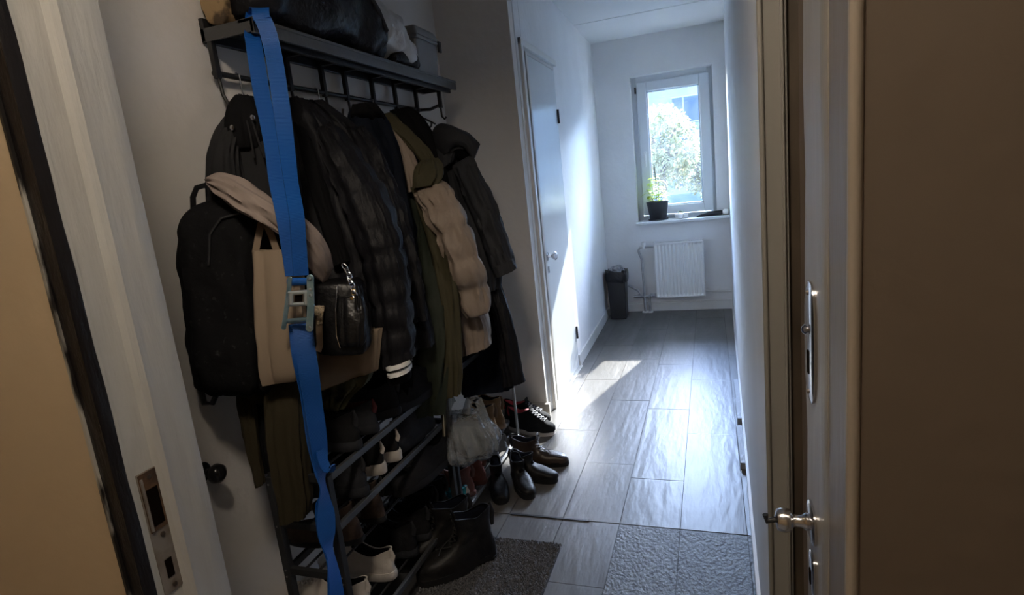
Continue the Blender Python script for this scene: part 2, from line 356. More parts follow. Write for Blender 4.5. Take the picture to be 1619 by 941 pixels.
# hardware on the post (facing the opening)
def disc_plate(yc, zc, ry, rz, th, x=XR-.004, n=32):
    R = []
    for k, (s_, dx) in enumerate(((1,.0),(1,-th*.6),(.9,-th),(.2,-th))):
        R.append([Vector((x+dx, yc+ry*s_*math.copysign(abs(math.cos(2*PI*j/n))**.8, math.cos(2*PI*j/n)), zc+rz*s_*math.copysign(abs(math.sin(2*PI*j/n))**.55, math.sin(2*PI*j/n)))) for j in range(n)])
    return MB().rings(R)
e0 = onX(1286,552,XR-.006); 
EP = obj('lock_plate', disc_plate(.80, e0.z, .034, .080, .004), CHROME, JR, smooth=40)
obj('screw', MB().lathe([(.004,0),(.007,-.004),(.004,-.007),(.001,-.008)], (XR-.008,.80,e0.z+.018), 'x', 14), CHROME, EP, smooth=40)
m = MB().box((XR-.0092,.793,e0.z-.040),(XR-.0082,.803,e0.z-.010)); obj('keyhole', m, HOLE, EP)
for z in (.066,-.066): obj('screw', MB().lathe([(.003,0),(.003,-.002),(.001,-.003)], (XR-.0075,.80,e0.z+z), 'x', 12), STEEL, EP)
e1 = onX(1288,842,XR-.006)
TP = obj('latch_rose', disc_plate(.795, e1.z, .030, .026, .005), CHROME, JR, smooth=40)
m = MB().lathe([(.010,.0),(.012,-.006),(.008,-.012),(.0085,-.022),(.015,-.026),(.017,-.034),(.014,-.042),(.004,-.045)], (XR-.007,.795,e1.z), 'x', 20)
obj('latch_knob', m, CHROME, TP, smooth=40)
m = MB().tube([(XR-.05,.795,e1.z),(XR-.062,.795,e1.z-.004),(XR-.064,.795,e1.z+.006)], .004, 8); obj('latch_pin', m, BLACKM, TP, smooth=True)
e2 = onX(1290,925,XR-.006)
KP = obj('keyhole_plate', disc_plate(.795, e2.z-.005, .022, .030, .004), CHROME, JR, smooth=40)
obj('keyhole', MB().box((XR-.0092,.790,e2.z-.02),(XR-.008,.800,e2.z)), HOLE, KP)
# black knob on the wall just behind the left jamb
kb = onX(318,747,WL)
m = MB().lathe([(.001,0),(.026,0),(.028,.006),(.012,.012),(.011,.032),(.020,.040),(.027,.052),(.025,.066),(.014,.076),(.002,.078)], kb, 'x', 24)
tag(obj('wall_knob', m, mat('black_gloss',(.012,.012,.013),.2), smooth=40), 'glossy black round knob sticking out from the wall beside the left door jamb', 'knob')

# ---- stairwell where the photographer stands
struct(obj('floor_landing', box((-2.2,-1.7,-.06),(1.9,.55,0)), mat('landing_stone',(.22,.21,.2),.5,bs=.2)))
struct(obj('wall_landing_back', box((-2.2,-1.8,0),(1.9,-1.7,2.6)), TAN))
struct(obj('wall_landing_left', box((-2.3,-1.8,0),(-2.2,.79,2.6)), TAN))
struct(obj('wall_landing_right', box((1.9,-1.8,0),(2.0,.95,2.6)), TAN_DIM))
struct(obj('ceiling_landing', box((-2.3,-1.8,2.6),(2.0,.95,2.7)), CEIL))
L = thing('added_ceiling_lamp', 'unseen round white lamp added on the landing ceiling', 'lamp', (-.30,.15,2.6))  # unseen lamp, added to brighten the doorway and the coat wall
obj('lamp_base', MB().lathe([(.01,0),(.10,0),(.10,-.02),(.01,-.02)], (-.30,.15,2.6)), RADW, L)
gm = bpy.data.materials.new('lamp_glow'); gm.use_nodes = True; gb = gm.node_tree.nodes['Principled BSDF']; gb.inputs['Emission Color'].default_value = (1,.86,.70,1); gb.inputs['Emission Strength'].default_value = LAMP_W
obj('lamp_shade', MB().lathe([(.01,-.02),(.13,-.02),(.15,-.05),(.12,-.10),(.01,-.115)], (-.30,.15,2.6)), gm, L, smooth=True)

# ---- outside
struct(obj('floor_street', box((-40,8,-6.2),(40,60,-6)), mat('street',(.03,.03,.03),.9,spec=0)))
BL = thing('apartment_building', 'pale apartment building across the street seen through the window', 'building', (-2,30,-6))
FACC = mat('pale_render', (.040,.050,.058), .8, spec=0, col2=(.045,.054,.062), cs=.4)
def fx(x, y): return onY(x, y, 30)
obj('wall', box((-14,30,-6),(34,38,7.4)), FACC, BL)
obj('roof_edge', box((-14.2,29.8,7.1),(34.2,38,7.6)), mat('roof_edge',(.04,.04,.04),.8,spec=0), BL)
p0 = fx(1069,157); p1 = fx(1103,188)
ww, hh, cz = (p1.x-p0.x), (p0.z-p1.z), (p0.z+p1.z)/2
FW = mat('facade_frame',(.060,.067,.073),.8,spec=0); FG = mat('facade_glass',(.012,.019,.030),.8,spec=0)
for r in range(-2, 3):
    zc = cz - r*3.0 if r > 0 else cz - r*3.0
    if zc > 6.2 or zc < -4: continue
    for c in range(-4, 4):
        xc = (p0.x+p1.x)/2 + c*2.75
        if xc < -13 or xc > 9: continue
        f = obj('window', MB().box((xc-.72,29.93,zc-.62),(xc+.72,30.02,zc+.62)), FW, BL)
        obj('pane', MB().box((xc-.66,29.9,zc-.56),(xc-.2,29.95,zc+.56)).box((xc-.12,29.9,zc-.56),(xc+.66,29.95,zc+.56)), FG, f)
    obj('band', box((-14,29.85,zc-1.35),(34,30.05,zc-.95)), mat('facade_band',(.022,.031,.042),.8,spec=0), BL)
# tree in front of the window
def tree(base, crown, r, n, label, seed):
    rnd = random.Random(seed)
    T = thing('street_tree', label, 'tree', base)
    m = MB(); bx, by, bz = base
    c = Vector(crown)
    m.tube([Vector(base), Vector((bx+.1,by,bz+2.5)), c-Vector((0,0,r*.3))], [.16,.12,.06])
    for k in range(14):
        d = Vector((rnd.uniform(-1,1),rnd.uniform(-1,1),rnd.uniform(-.3,1)))*r*.8
        m.tube([c-Vector((0,0,r*.6)), c+d*.5+Vector((0,0,-.1*r)), c+d], [.05,.03,.01], 5)
    obj('trunk', m, mat('bark',(.05,.04,.035),.9,spec=0,bs=.5), T, smooth=True)
    m = MB()
    for k in range(n):
        while True:
            p = Vector((rnd.uniform(-1,1),rnd.uniform(-1,1),rnd.uniform(-1,1)))
            if p.length < 1: break
        q = p*1.6
        if noise.noise(q*1.4+Vector((seed,0,0))) < -.08: continue
        p = c+Vector((p.x*r,p.y*r,p.z*r*1.25)); s = rnd.uniform(.05,.10)
        Rm = Matrix.Rotation(rnd.uniform(0,6.3),3,'Z') @ Matrix.Rotation(rnd.uniform(-1.2,1.2),3,'X')
        m.add([p+Rm@Vector(v) for v in ((0,-s,0),(s*.6,0,.02),(0,s,0),(-s*.6,0,.02))], [(0,1,2,3)])
    lm = bpy.data.materials.new('tree_leaves'); lm.use_nodes = True; nn = lm.node_tree; nn.nodes.clear()
    out = nn.nodes.new('ShaderNodeOutputMaterial'); a = nn.nodes.new('ShaderNodeBsdfDiffuse'); b = nn.nodes.new('ShaderNodeBsdfTranslucent'); mx = nn.nodes.new('ShaderNodeMixShader')
    a.inputs[0].default_value = (.05,.055,.03,1); b.inputs[0].default_value = (.36,.33,.17,1); mx.inputs[0].default_value = .5
    nn.links.new(a.outputs[0], mx.inputs[1]); nn.links.new(b.outputs[0], mx.inputs[2]); nn.links.new(mx.outputs[0], out.inputs[0])
    o = obj('foliage', m, lm, T); o['kind'] = 'stuff'
c1 = onY(1046,238,17); c2 = onY(1098,250,20)
tree((c1.x,17,-6), (c1.x,17,c1.z), 1.0, 5500, 'sunlit leafy tree filling the left half of the far window', 3)
tree((c2.x+.4,20,-6), (c2.x+.25,20,c2.z-.2), .85, 3500, 'second sunlit tree lower at the right edge of the far window', 5)

# ================================================================== GARMENTS
def fab(name, col, rough=.75, spec=.3, col2=None, bs=.5, bscale=14, sheen=0., stretch=(1,1,.35), cs=5, **k):
    return mat(name, col, rough, spec=spec*.45, bdist=.018, col2=col2, bs=bs, bscale=bscale, sheen=sheen, stretch=stretch, cs=cs, **k)
F_BLACK = fab('black_cotton', (.005,.005,.006), .9, .15, (.011,.011,.012))
F_NYLON = fab('black_nylon', (.007,.007,.009), .52, .35, (.011,.011,.014), bs=.8, bscale=22)
F_NAVY = fab('navy_black_cloth', (.005,.007,.013), .75, .2, (.008,.011,.019))
F_GREYJ = fab('charcoal_cloth', (.022,.023,.027), .6, .3, (.034,.035,.040))
F_DKGREY = fab('dark_grey_cloth', (.014,.014,.015), .8, .25, (.028,.028,.030))
F_GREEN = fab('dark_green_cloth', (.020,.025,.018), .6, .3, (.027,.033,.023))
F_KHAKI = fab('khaki_green_cloth', (.050,.045,.025), .65, .3, (.066,.058,.034))
F_OLIVE = fab('olive_cloth', (.031,.025,.015), .85, .2, (.041,.034,.020))
F_BEIGE = fab('beige_nylon', (.27,.215,.175), .5, .4, (.31,.25,.205), bs=.6, bscale=18)
F_PINKB = fab('pale_padded_cloth', (.29,.235,.21), .6, .3, (.33,.27,.24))
F_CANVAS = fab('beige_canvas', (.25,.195,.142), .85, .2, (.29,.225,.165), bs=.4, bscale=6)
F_LEATHER = mat('black_leather', (.007,.007,.008), .33, spec=.35, bs=.3, bscale=60)
F_LINING_SHADE = mat('lining_and_shade', (.004,.004,.005), .9, spec=0)  # near-black, for shoe linings and the painted shade inside the hood
def cr(p0, p1, p2, p3, t):
    return [.5*((2*b)+(-a+c)*t+(2*a-5*b+4*c-d)*t*t+(-a+3*b-3*c+d)*t**3) for a,b,c,d in zip(p0,p1,p2,p3)]
FH = Vector((AF.x, AF.y, 0)).normalized()
def cloth(name, rows, m, parent=None, sub=7, n=44, seed=0, amp=.010, kf=3.2, ks=2.0, quilt=None, expo=.8, hollow=False, vdir=None, crumple=.004, world=False, smooth=True, taper=True):
    """rows: (xl,yl,xr,yr,depth,thickness): ring of the garment between two outline points, at its real distance"""
    P = [tuple(r) for r in rows]; rr = []
    for i in range(len(P)-1):
        a = P[max(i-1,0)]; b = P[i]; c = P[i+1]; d = P[min(i+2,len(P)-1)]
        for k in range(sub): rr.append(cr(a,b,c,d,k/sub))
    rr.append(list(P[-1]))
    R = []; s = 0; prev = None
    tot = len(rr)
    def ring(r, s, fac=1., di=0.):
        Lp, Rp = at(r[0],r[1],r[4]), at(r[2],r[3],r[4])
        c = (Lp+Rp)/2; u = (Rp-Lp)/2*fac; v = (vdir or FH)*r[5]*fac
        un = u.normalized(); vn = v.normalized(); out = []
        q = 0
        if quilt: q = quilt[1]*(abs(math.sin(PI*s/quilt[0]))**.55-.7)
        for j in range(n):
            th = 2*PI*j/n; ct, st = math.cos(th), math.sin(th)
            p = c + u*math.copysign(abs(ct)**expo, ct) + v*math.copysign(abs(st)**expo, st)
            nn = un*ct+vn*st
            e = amp*noise.noise(Vector((ct*kf+seed*3.7, st*kf, s*ks+seed)))*1.6
            e += crumple*noise.noise(Vector((ct*7+seed, st*7, s*14)))*1.5
            if quilt: e += .3*quilt[1]*noise.noise(Vector((ct*5, st*5+seed, s*20)))
            out.append(p + nn*(e+q+di))
        return out
    for i, r in enumerate(rr):
        c = (at(r[0],r[1],r[4])+at(r[2],r[3],r[4]))/2
        if prev is not None: s += (c-prev).length
        prev = c
        if taper and i == 0: R.append(ring(r, s, .45))
        R.append(ring(r, s))
    if hollow:
        R.append(ring(rr[-1], s, .90)); R.append(ring(rr[max(tot-5,0)], s, .8))
    elif taper: R.append(ring(rr[-1], s, .6))
    return obj(name, MB().rings(R), m, parent, smooth=80)
def tubepx(pts, d, r, n=8, **k):
    return MB().tube([at(x,y,(p[0] if p else d)) for x,y,*p in pts], r, n, **k)
def rib(name, pts, m, parent=None, full=14., th=.003, sub=6, face=None):
    """webbing: (x, y, apparent half width px, depth); it twists where it looks narrow"""
    rr = []
    for i in range(len(pts)-1):
        a = pts[max(i-1,0)]; b = pts[i]; c = pts[i+1]; d = pts[min(i+2,len(pts)-1)]
        for k in range(sub): rr.append(cr(a,b,c,d,k/sub))
    rr.append(list(pts[-1])); P = []; S = []; Wd = []
    for x,y,w_,d in rr:
        cw = max(-1, min(1, w_/full)); sn = math.sqrt(max(0, 1-cw*cw))
        rd = ray(x,y).normalized(); sR = (AR-rd*AR.dot(rd)).normalized()
        P.append(at(x,y,d)); S.append(sR*cw+rd*sn); Wd.append(full*d/F)
    return obj(name, MB().ribbon(P, S, Wd, th), m, parent, smooth=60)

# ---------- hat shelf with hooks
HS = thing('coat_rack', 'long black metal wall rack with slatted shelf on top and hooks below', 'coat rack', (-1.26,2.1,1.70))
ZS = 1.865; ya, yb = 1.415, 2.80; yr0, yr1 = 1.425, 2.705; XRAIL = -1.325
obj('front_edge', box((-1.172,ya,ZS-.040),(-1.160,yb,ZS)), mat('rack_edge',(.07,.07,.072),.35,.3,bs=.15,bscale=30), HS, bevel=.002)
obj('front_lip', box((-1.21,ya,ZS-.008),(-1.158,yb,ZS+.002)), MATS['rack_edge'], HS, bevel=.001)
obj('back_edge', box((-1.345,ya,ZS-.035),(-1.33,yb,ZS+.03)), BLACKM, HS, bevel=.002)
for y in (ya, yb-.008): obj('end_edge', box((-1.345,y,ZS-.035),(-1.160,y+.008,ZS+.001)), MATS['rack_edge'], HS, bevel=.001)
for i in range(4): obj('slat', box((-1.325+i*.032,ya+.008,ZS-.008),(-1.300+i*.032,yb-.008,ZS-.001)), BLACKM, HS, bevel=.001)
obj('front_stiffener', box((-1.20,ya+.01,ZS-.052),(-1.188,yb-.01,ZS-.01)), BLACKM, HS)
obj('hook_rail', MB().tube([(XRAIL,yr0-.01,1.745),(XRAIL,yr1+.01,1.745)], .0085, 10), BLACKM, HS, smooth=True)
ups = [onX(px,100,XRAIL).y for px in (338,452,505,540,582,617,650)]
for i, y in enumerate(ups):
    y = min(max(y, yr0), yr1)
    obj('upright', box((XRAIL-.006,y-.009,1.73),(XRAIL+.010,y+.009,ZS-.01)), BLACKM, HS, bevel=.002)
    obj('crossbar', box((-1.34,y-.008,ZS-.028),(-1.165,y+.008,ZS-.010)), BLACKM, HS)
    if i in (0,1,2,3,4,6):
        hk = [(XRAIL+.004,y,1.74),(XRAIL+.006,y+.003,1.685),(XRAIL+.02,y+.004,1.655),(XRAIL+.045,y+.004,1.648),(XRAIL+.062,y+.004,1.66),(XRAIL+.066,y+.004,1.68)]
        obj('hook', MB().tube(hk, .0052, 8), BLACKM, HS, smooth=True)
ef = onX(692,172,-1.215)
obj('end_upright', box((-1.222,yr1-.008,1.74),(-1.206,yr1+.008,ZS-.01)), BLACKM, HS)
obj('end_bar', MB().tube([(XRAIL,yr1,1.745),(-1.27,yr1,1.74),(-1.214,yr1,1.755)], .0075, 8), BLACKM, HS, smooth=True)
obj('hook', MB().tube([(-1.214,yr1,1.75),(-1.213,yr1,1.70),(-1.20,yr1,1.685),(-1.19,yr1,1.695)], .005, 8), BLACKM, HS, smooth=True)
for k, y in enumerate((1.50,1.88,2.25)):
    obj('wire_hook', MB().tube([(XRAIL+.0,y,1.756),(XRAIL+.012,y,1.75),(XRAIL+.012,y,1.70),(XRAIL+.02,y,1.685),(XRAIL+.03,y,1.69)], .0028, 6), CHROME, HS, smooth=True)

# ---------- garments, hung side by side along the rail
G1 = 'coats and jackets hanging from the rack'
def garment(name, label, cat, base_px, group=G1):
    b = at(*base_px); return thing(name, label, cat, b, group)
# dark hooded jacket behind the backpack
g = garment('hooded_jacket', 'dark grey jacket with silver snaps on the leftmost hook behind the backpack', 'jacket', (400,520,1.62))
cloth('body', [(362,185,412,180,1.63,.035),(345,205,440,200,1.62,.042),(334,240,462,230,1.61,.045),(330,290,470,290,1.61,.045),(335,360,470,360,1.61,.045),(345,440,470,440,1.61,.045),(350,520,470,520,1.61,.04)], F_DKGREY, g, seed=1, amp=.012)
cloth('hood', [(372,151,400,152,1.61,.025),(364,163,410,162,1.60,.04),(358,186,420,184,1.59,.05),(358,215,424,212,1.585,.045),(366,236,418,234,1.59,.035)], F_BLACK, g, seed=2, expo=1.)
for x,y in ((400,186),(368,202)): obj('snap', MB().lathe([(.001,.0),(.007,0),(.007,-.003),(.003,-.005)], at(x,y,1.535), 'y', 14), CHROME, g, smooth=40)
for k in range(2): obj('drawcord', tubepx([(398-k*8,190,1.54),(406-k*10,215,1.545),(418-k*16,250,1.545)], 1.54, .003), F_DKGREY, g, smooth=True)
cloth('sleeve', [(355,205,382,200,1.575,.03),(343,245,378,240,1.56,.04),(338,285,382,282,1.555,.04),(338,330,385,330,1.555,.038),(345,380,390,380,1.555,.03)], F_DKGREY, g, seed=31, hollow=True)
# black puffer with striped cuff
g = garment('puffer_jacket', 'black padded jacket whose sleeve ends in a cuff with two white stripes', 'jacket', (560,600,1.84))
cloth('body', [(450,158,472,154,1.87,.03),(447,185,500,180,1.87,.05),(448,225,530,220,1.88,.06),(450,290,560,282,1.86,.07),(455,370,590,360,1.85,.075),(470,450,612,440,1.85,.075),(490,520,622,512,1.85,.07),(500,572,622,566,1.86,.055)], F_NYLON, g, seed=3, amp=.022, crumple=.009, quilt=(.11,.006), kf=2.5)
cloth('front_placket', [(458,165,474,160,1.86,.02),(470,215,492,210,1.83,.02),(486,280,510,274,1.79,.02),(505,350,532,342,1.77,.02),(528,420,552,412,1.765,.02)], F_BLACK, g, seed=4, amp=.003)
cloth('sleeve', [(500,205,530,196,1.82,.05),(520,265,568,245,1.79,.065),(545,325,604,300,1.77,.07),(565,385,630,365,1.76,.072),(582,440,644,428,1.755,.072),(594,500,652,488,1.75,.068),(600,548,655,538,1.75,.06),(607,580,652,566,1.75,.045)], F_NYLON, g, seed=5, quilt=(.075,.012), amp=.012)
cloth('cuff', [(608,574,650,562,1.75,.040),(610,585,650,573,1.75,.038),(613,598,650,586,1.75,.037),(616,607,650,596,1.75,.036)], F_BLACK, g, seed=6, amp=.002, hollow=True, crumple=.001)
WH = mat('white_ribbing', (.75,.75,.75), .8)
for q in (0, 11): 
    c_ = cloth('stripe', [(611+q*.2,578+q,650,566+q,1.73,.046),(612+q*.2,583+q,650.5,572+q,1.73,.046)], WH, g, sub=2, seed=6, amp=.002, crumple=.001)
    c_['label'] = 'white stripe around the cuff'
# black shiny jacket
g = garment('rain_jacket', 'glossy creased black jacket hanging right of the striped-cuff puffer', 'jacket', (620,560,2.0))
cloth('body', [(478,162,500,158,1.98,.03),(482,190,545,190,2.0,.045),(495,235,582,240,2.03,.06),(520,300,610,305,2.05,.065),(545,370,636,372,2.03,.07),(565,440,655,440,2.02,.07),(585,500,674,500,2.02,.065),(592,556,688,545,2.02,.055)], F_NYLON, g, seed=8, amp=.018, crumple=.010)
cloth('sleeve', [(540,210,574,200,2.03,.04),(560,262,606,248,2.0,.05),(588,330,632,315,1.98,.055),(608,400,652,388,1.965,.055),(624,460,666,452,1.96,.05),(632,510,674,504,1.96,.04)], F_NYLON, g, seed=9, amp=.014, crumple=.010, hollow=True)
cloth('hood', [(482,176,520,168,2.05,.04),(490,196,540,186,2.03,.05),(505,216,556,206,2.02,.04)], F_BLACK, g, seed=10)
obj('zip', tubepx([(548,215,1.985),(553,240,1.98),(556,262,1.975)], 1.98, .002), CHROME, g)
for k in range(2): obj('drawcord', tubepx([(532+4*k,192,2.0),(545+6*k,218,1.97),(548+12*k,246,1.965)], 1.98, .0028), F_GREYJ, g, smooth=True)
# navy vest/coat
g = garment('wool_coat', 'matt navy-black coat with bare collar between glossy black jacket and green parka', 'coat', (650,560,2.2))
cloth('body', [(556,172,590,166,2.24,.03),(550,195,612,192,2.22,.045),(552,235,632,240,2.22,.055),(575,300,645,308,2.22,.06),(595,370,662,375,2.22,.065),(600,440,676,440,2.22,.065),(592,500,682,495,2.2,.065),(588,556,684,545,2.2,.05)], F_NAVY, g, seed=12, amp=.02)
cloth('collar', [(560,166,592,163,2.20,.03),(556,182,606,178,2.20,.045),(560,200,618,196,2.26,.04)], F_BLACK, g, seed=13)
# long green parka with beige lining
g = garment('parka', 'long dark green parka with beige lining and khaki side, hem over the shoe rack', 'parka', (680,655,2.2))
cloth('body', [(604,182,622,180,2.46,.03),(612,215,648,225,2.43,.04),(632,270,676,270,2.38,.05),(648,330,695,335,2.34,.06),(655,400,706,400,2.25,.065),(652,460,712,460,2.18,.06),(648,520,712,520,2.14,.055),(638,580,710,585,2.12,.055),(635,625,704,630,2.12,.055),(635,656,700,652,2.12,.045)], F_GREEN, g, seed=14, amp=.022)
cloth('lining', [(613,190,624,188,2.36,.02),(620,215,645,225,2.33,.02),(630,250,660,258,2.30,.02),(640,285,664,280,2.28,.02),(645,305,658,302,2.27,.015)], F_BEIGE, g, seed=15, amp=.004)
cloth('collar_edge', [(600,182,618,178,2.36,.015),(612,196,632,190,2.34,.015),(630,216,652,208,2.32,.016),(652,240,674,230,2.30,.018),(668,262,688,250,2.28,.02)], F_KHAKI, g, seed=16, amp=.003)
cloth('side_panel', [(652,296,682,292,2.25,.04),(668,350,704,350,2.22,.05),(684,400,716,402,2.18,.05),(694,450,724,455,2.16,.05),(698,500,728,505,2.15,.05),(700,560,729,560,2.14,.045),(701,600,729,596,2.14,.04),(702,628,727,622,2.14,.03)], F_KHAKI, g, seed=17, amp=.014)
obj('drawcord', tubepx([(664,420,2.17),(676,455,2.14),(694,500,2.12),(697,560,2.12),(699,628,2.12),(703,690,2.13)], 2.12, .0022), mat('cord',(.3,.27,.2),.7), g, smooth=True)
cloth('hem_tab', [(697,600,708,600,2.14,.006),(698,640,707,640,2.14,.006),(700,690,704,690,2.14,.005)], F_KHAKI, g, seed=18, amp=.002, n=16)
# dark hood behind
g = garment('knit_jacket', 'small black hooded jacket on the hook between parka collar and charcoal hood', 'jacket', (680,420,2.55))
cloth('body', [(618,176,648,170,2.56,.04),(622,190,668,188,2.56,.05),(640,220,690,225,2.58,.055),(665,270,705,275,2.56,.055),(685,340,722,340,2.55,.055),(700,420,735,420,2.55,.05)], F_BLACK, g, seed=20, amp=.014)
# beige puffer
g = garment('puffer_coat', 'beige quilted puffer coat with an olive hood, hanging over the green parka', 'coat', (745,560,2.32))
cloth('body', [(672,300,700,298,2.38,.04),(690,380,738,380,2.36,.055),(704,440,756,440,2.35,.06),(715,490,766,485,2.34,.06),(722,525,773,515,2.34,.058),(727,562,775,545,2.34,.045)], F_BEIGE, g, seed=21, quilt=(.13,.008), amp=.010)
cloth('sleeve', [(655,300,696,282,2.24,.045),(664,325,718,305,2.19,.055),(684,362,738,340,2.17,.062),(702,400,754,385,2.17,.064),(714,440,767,428,2.18,.062),(722,470,773,460,2.22,.058),(738,502,775,492,2.22,.045)], F_BEIGE, g, seed=22, crumple=.007, quilt=(.115,.017), amp=.010, hollow=True)
cloth('hood', [(668,254,690,250,2.26,.03),(660,264,697,262,2.23,.045),(656,280,699,276,2.21,.05),(654,298,690,292,2.20,.04)], F_KHAKI, g, seed=23)
# charcoal hooded jacket
g = garment('rain_coat', 'charcoal jacket with raised peaked hood, rightmost on the rack', 'jacket', (760,460,2.55))
cloth('body', [(684,222,726,214,2.68,.04),(690,260,745,255,2.65,.055),(702,310,762,305,2.62,.06),(722,370,776,362,2.59,.06),(742,420,788,412,2.57,.055),(755,462,786,456,2.56,.04)], F_GREYJ, g, seed=24, amp=.018)
cloth('hood', [(683,218,688,240,2.60,.02),(685,203,696,250,2.58,.045),(695,195,707,250,2.56,.055),(712,198,720,237,2.54,.05),(728,205,734,236,2.53,.042),(744,213,743,247,2.52,.034),(759,229,748,256,2.52,.018)], F_GREYJ, g, seed=25, amp=.003, n=36, expo=1.0)
cloth('hood_shade', [(712,222,730,226,2.565,.02),(716,236,742,240,2.56,.03),(722,250,744,252,2.56,.02)], F_LINING_SHADE, g, seed=38, amp=.003)  # solid near-black piece that paints the shade inside the hood
cloth('hood_side', [(684,222,722,222,2.575,.03),(690,245,722,238,2.565,.035),(697,268,716,256,2.56,.03)], F_GREYJ, g, seed=39, amp=.006)
cloth('sleeve', [(716,262,744,246,2.52,.04),(730,300,764,282,2.50,.05),(748,340,784,324,2.48,.052),(762,375,797,362,2.47,.052),(772,405,806,392,2.46,.05),(783,437,815,424,2.455,.046)], F_GREYJ, g, seed=26, amp=.008, crumple=.008, hollow=True)
cloth('cuff', [(776,422,811,408,2.455,.050),(784,438,815,425,2.455,.048)], F_GREYJ, g, seed=27, amp=.002, hollow=True, sub=3)
obj('hanger_loop', tubepx([(688,196,2.6),(676,190,2.62),(668,186,2.62)], 2.6, .004), BLACKP, g, smooth=True)
# long black coat
g = garment('long_coat', 'long black coat reaching lowest at the right, beside the plastic bag', 'coat', (780,620,2.6))
cloth('body', [(705,330,745,330,2.72,.05),(715,400,770,400,2.70,.06),(725,460,782,460,2.68,.065),(728,520,796,515,2.66,.07),(730,570,806,565,2.65,.07),(732,622,808,612,2.64,.06)], F_NAVY, g, seed=28, amp=.022)
cloth('sleeve', [(765,450,790,446,2.60,.04),(778,490,802,482,2.58,.045),(786,530,812,522,2.57,.048),(792,570,820,560,2.56,.046),(797,610,828,602,2.56,.04)], F_NYLON, g, seed=29, amp=.010, hollow=True)
# dark clothes hanging low behind bags
g = garment('dark_cardigan', 'crumpled black garment hanging low behind the handbag and canvas bag', 'cardigan', (560,640,1.97))
cloth('body', [(480,450,600,450,1.99,.03),(488,520,620,520,1.99,.035),(500,580,640,575,1.99,.04),(520,620,645,612,1.99,.035),(545,642,640,632,1.99,.03)], F_BLACK, g, seed=30, amp=.025)
# olive garment bottom left
g = garment('olive_trousers', 'olive green trousers hanging below the backpack over the rack end', 'trousers', (440,825,1.6))
cloth('waist', [(385,560,500,555,1.60,.02),(378,590,502,590,1.60,.024),(376,612,500,612,1.60,.024),(380,635,492,632,1.60,.022)], F_OLIVE, g, seed=33, amp=.012)
cloth('leg', [(424,600,480,596,1.57,.025),(422,650,480,650,1.57,.032),(428,710,482,708,1.57,.034),(438,770,487,765,1.575,.032),(445,824,488,812,1.58,.026)], F_OLIVE, g, seed=34, amp=.010, hollow=True)
cloth('waist_strap', [(374,620,400,618,1.595,.012),(378,650,404,650,1.595,.014),(385,690,408,688,1.60,.013),(396,730,412,726,1.605,.011),(407,770,416,766,1.61,.008)], F_OLIVE, g, seed=35, amp=.005, n=24)
cloth('dark_strip', [(400,620,430,620,1.625,.014),(405,670,430,670,1.63,.015),(412,710,434,710,1.63,.015),(418,748,438,744,1.635,.010)], F_BLACK, g, seed=36, amp=.006, n=24)  # black cloth strip between the strap and the leg
g = garment('scarf', 'olive and black patterned scarf bunched under the lower canvas bag', 'scarf', (530,650,1.75))
cloth('fold', [(492,596,590,572,1.78,.03),(500,620,585,600,1.77,.035),(506,640,560,625,1.76,.03),(512,654,548,644,1.76,.02)], mat('camo_cloth',(.10,.10,.055),.8,col2=(.012,.012,.012),cs=16,lo=.45,hi=.55), g, seed=37, amp=.02)

# ---------- bags
g = garment('backpack', 'black fabric backpack with grab loop hanging leftmost against the wall', 'backpack', (360,620,1.57), None)
cloth('main_body', [(338,316,372,314,1.575,.03),(312,326,396,322,1.56,.07),(294,348,408,338,1.55,.085),(286,380,414,372,1.545,.09),(287,420,420,412,1.545,.09),(295,480,428,472,1.545,.09),(303,540,434,535,1.545,.088),(312,585,434,585,1.55,.08),(317,608,428,612,1.555,.06),(335,618,415,622,1.56,.035)], mat('backpack_cloth',(.007,.007,.008),.85,col2=(.045,.045,.045),cs=70,lo=.62,hi=.85,bs=.8,bscale=9,spec=.1,bdist=.02), g, seed=40, amp=.012, crumple=.007)
obj('zip', tubepx([(330,420,1.462),(332,370,1.46),(350,345,1.468),(378,338,1.475)], 1.46, .0035), BLACKP, g, smooth=True)
obj('grab_loop', tubepx([(306,336,1.56),(305,312,1.56),(311,297,1.56),(324,293,1.56),(336,299,1.56),(342,318,1.56)], 1.55, .010, flat=.5), F_BLACK, g, smooth=True)
obj('shoulder_strap', MB().ribbon([at(x,y,1.60) for x,y in ((300,360),(288,400),(292,470),(305,540),(316,600))], AR, .02, .02), F_BLACK, g, bevel=.004)
obj('strap_buckle', tubepx([(319,590,1.58),(318,618,1.58),(323,638,1.58),(336,638,1.58),(343,622,1.58),(338,596,1.58)], 1.58, .011, flat=.6), BLACKP, g, smooth=True)
# pale padded piece
g = garment('padded_scarf', 'pale beige padded scarf draped diagonally over the backpack under the blue strap', 'scarf', (430,440,1.52), None)
cloth('roll', [(327,284,331,291,1.50,.012),(345,277,344,308,1.485,.025),(370,281,366,326,1.475,.035),(400,297,390,342,1.47,.040),(435,320,420,355,1.475,.042),(468,342,452,380,1.50,.042),(500,368,478,410,1.53,.042),(518,395,498,436,1.56,.038),(524,425,512,448,1.59,.025)], F_PINKB, g, seed=43, amp=.006, crumple=.006)
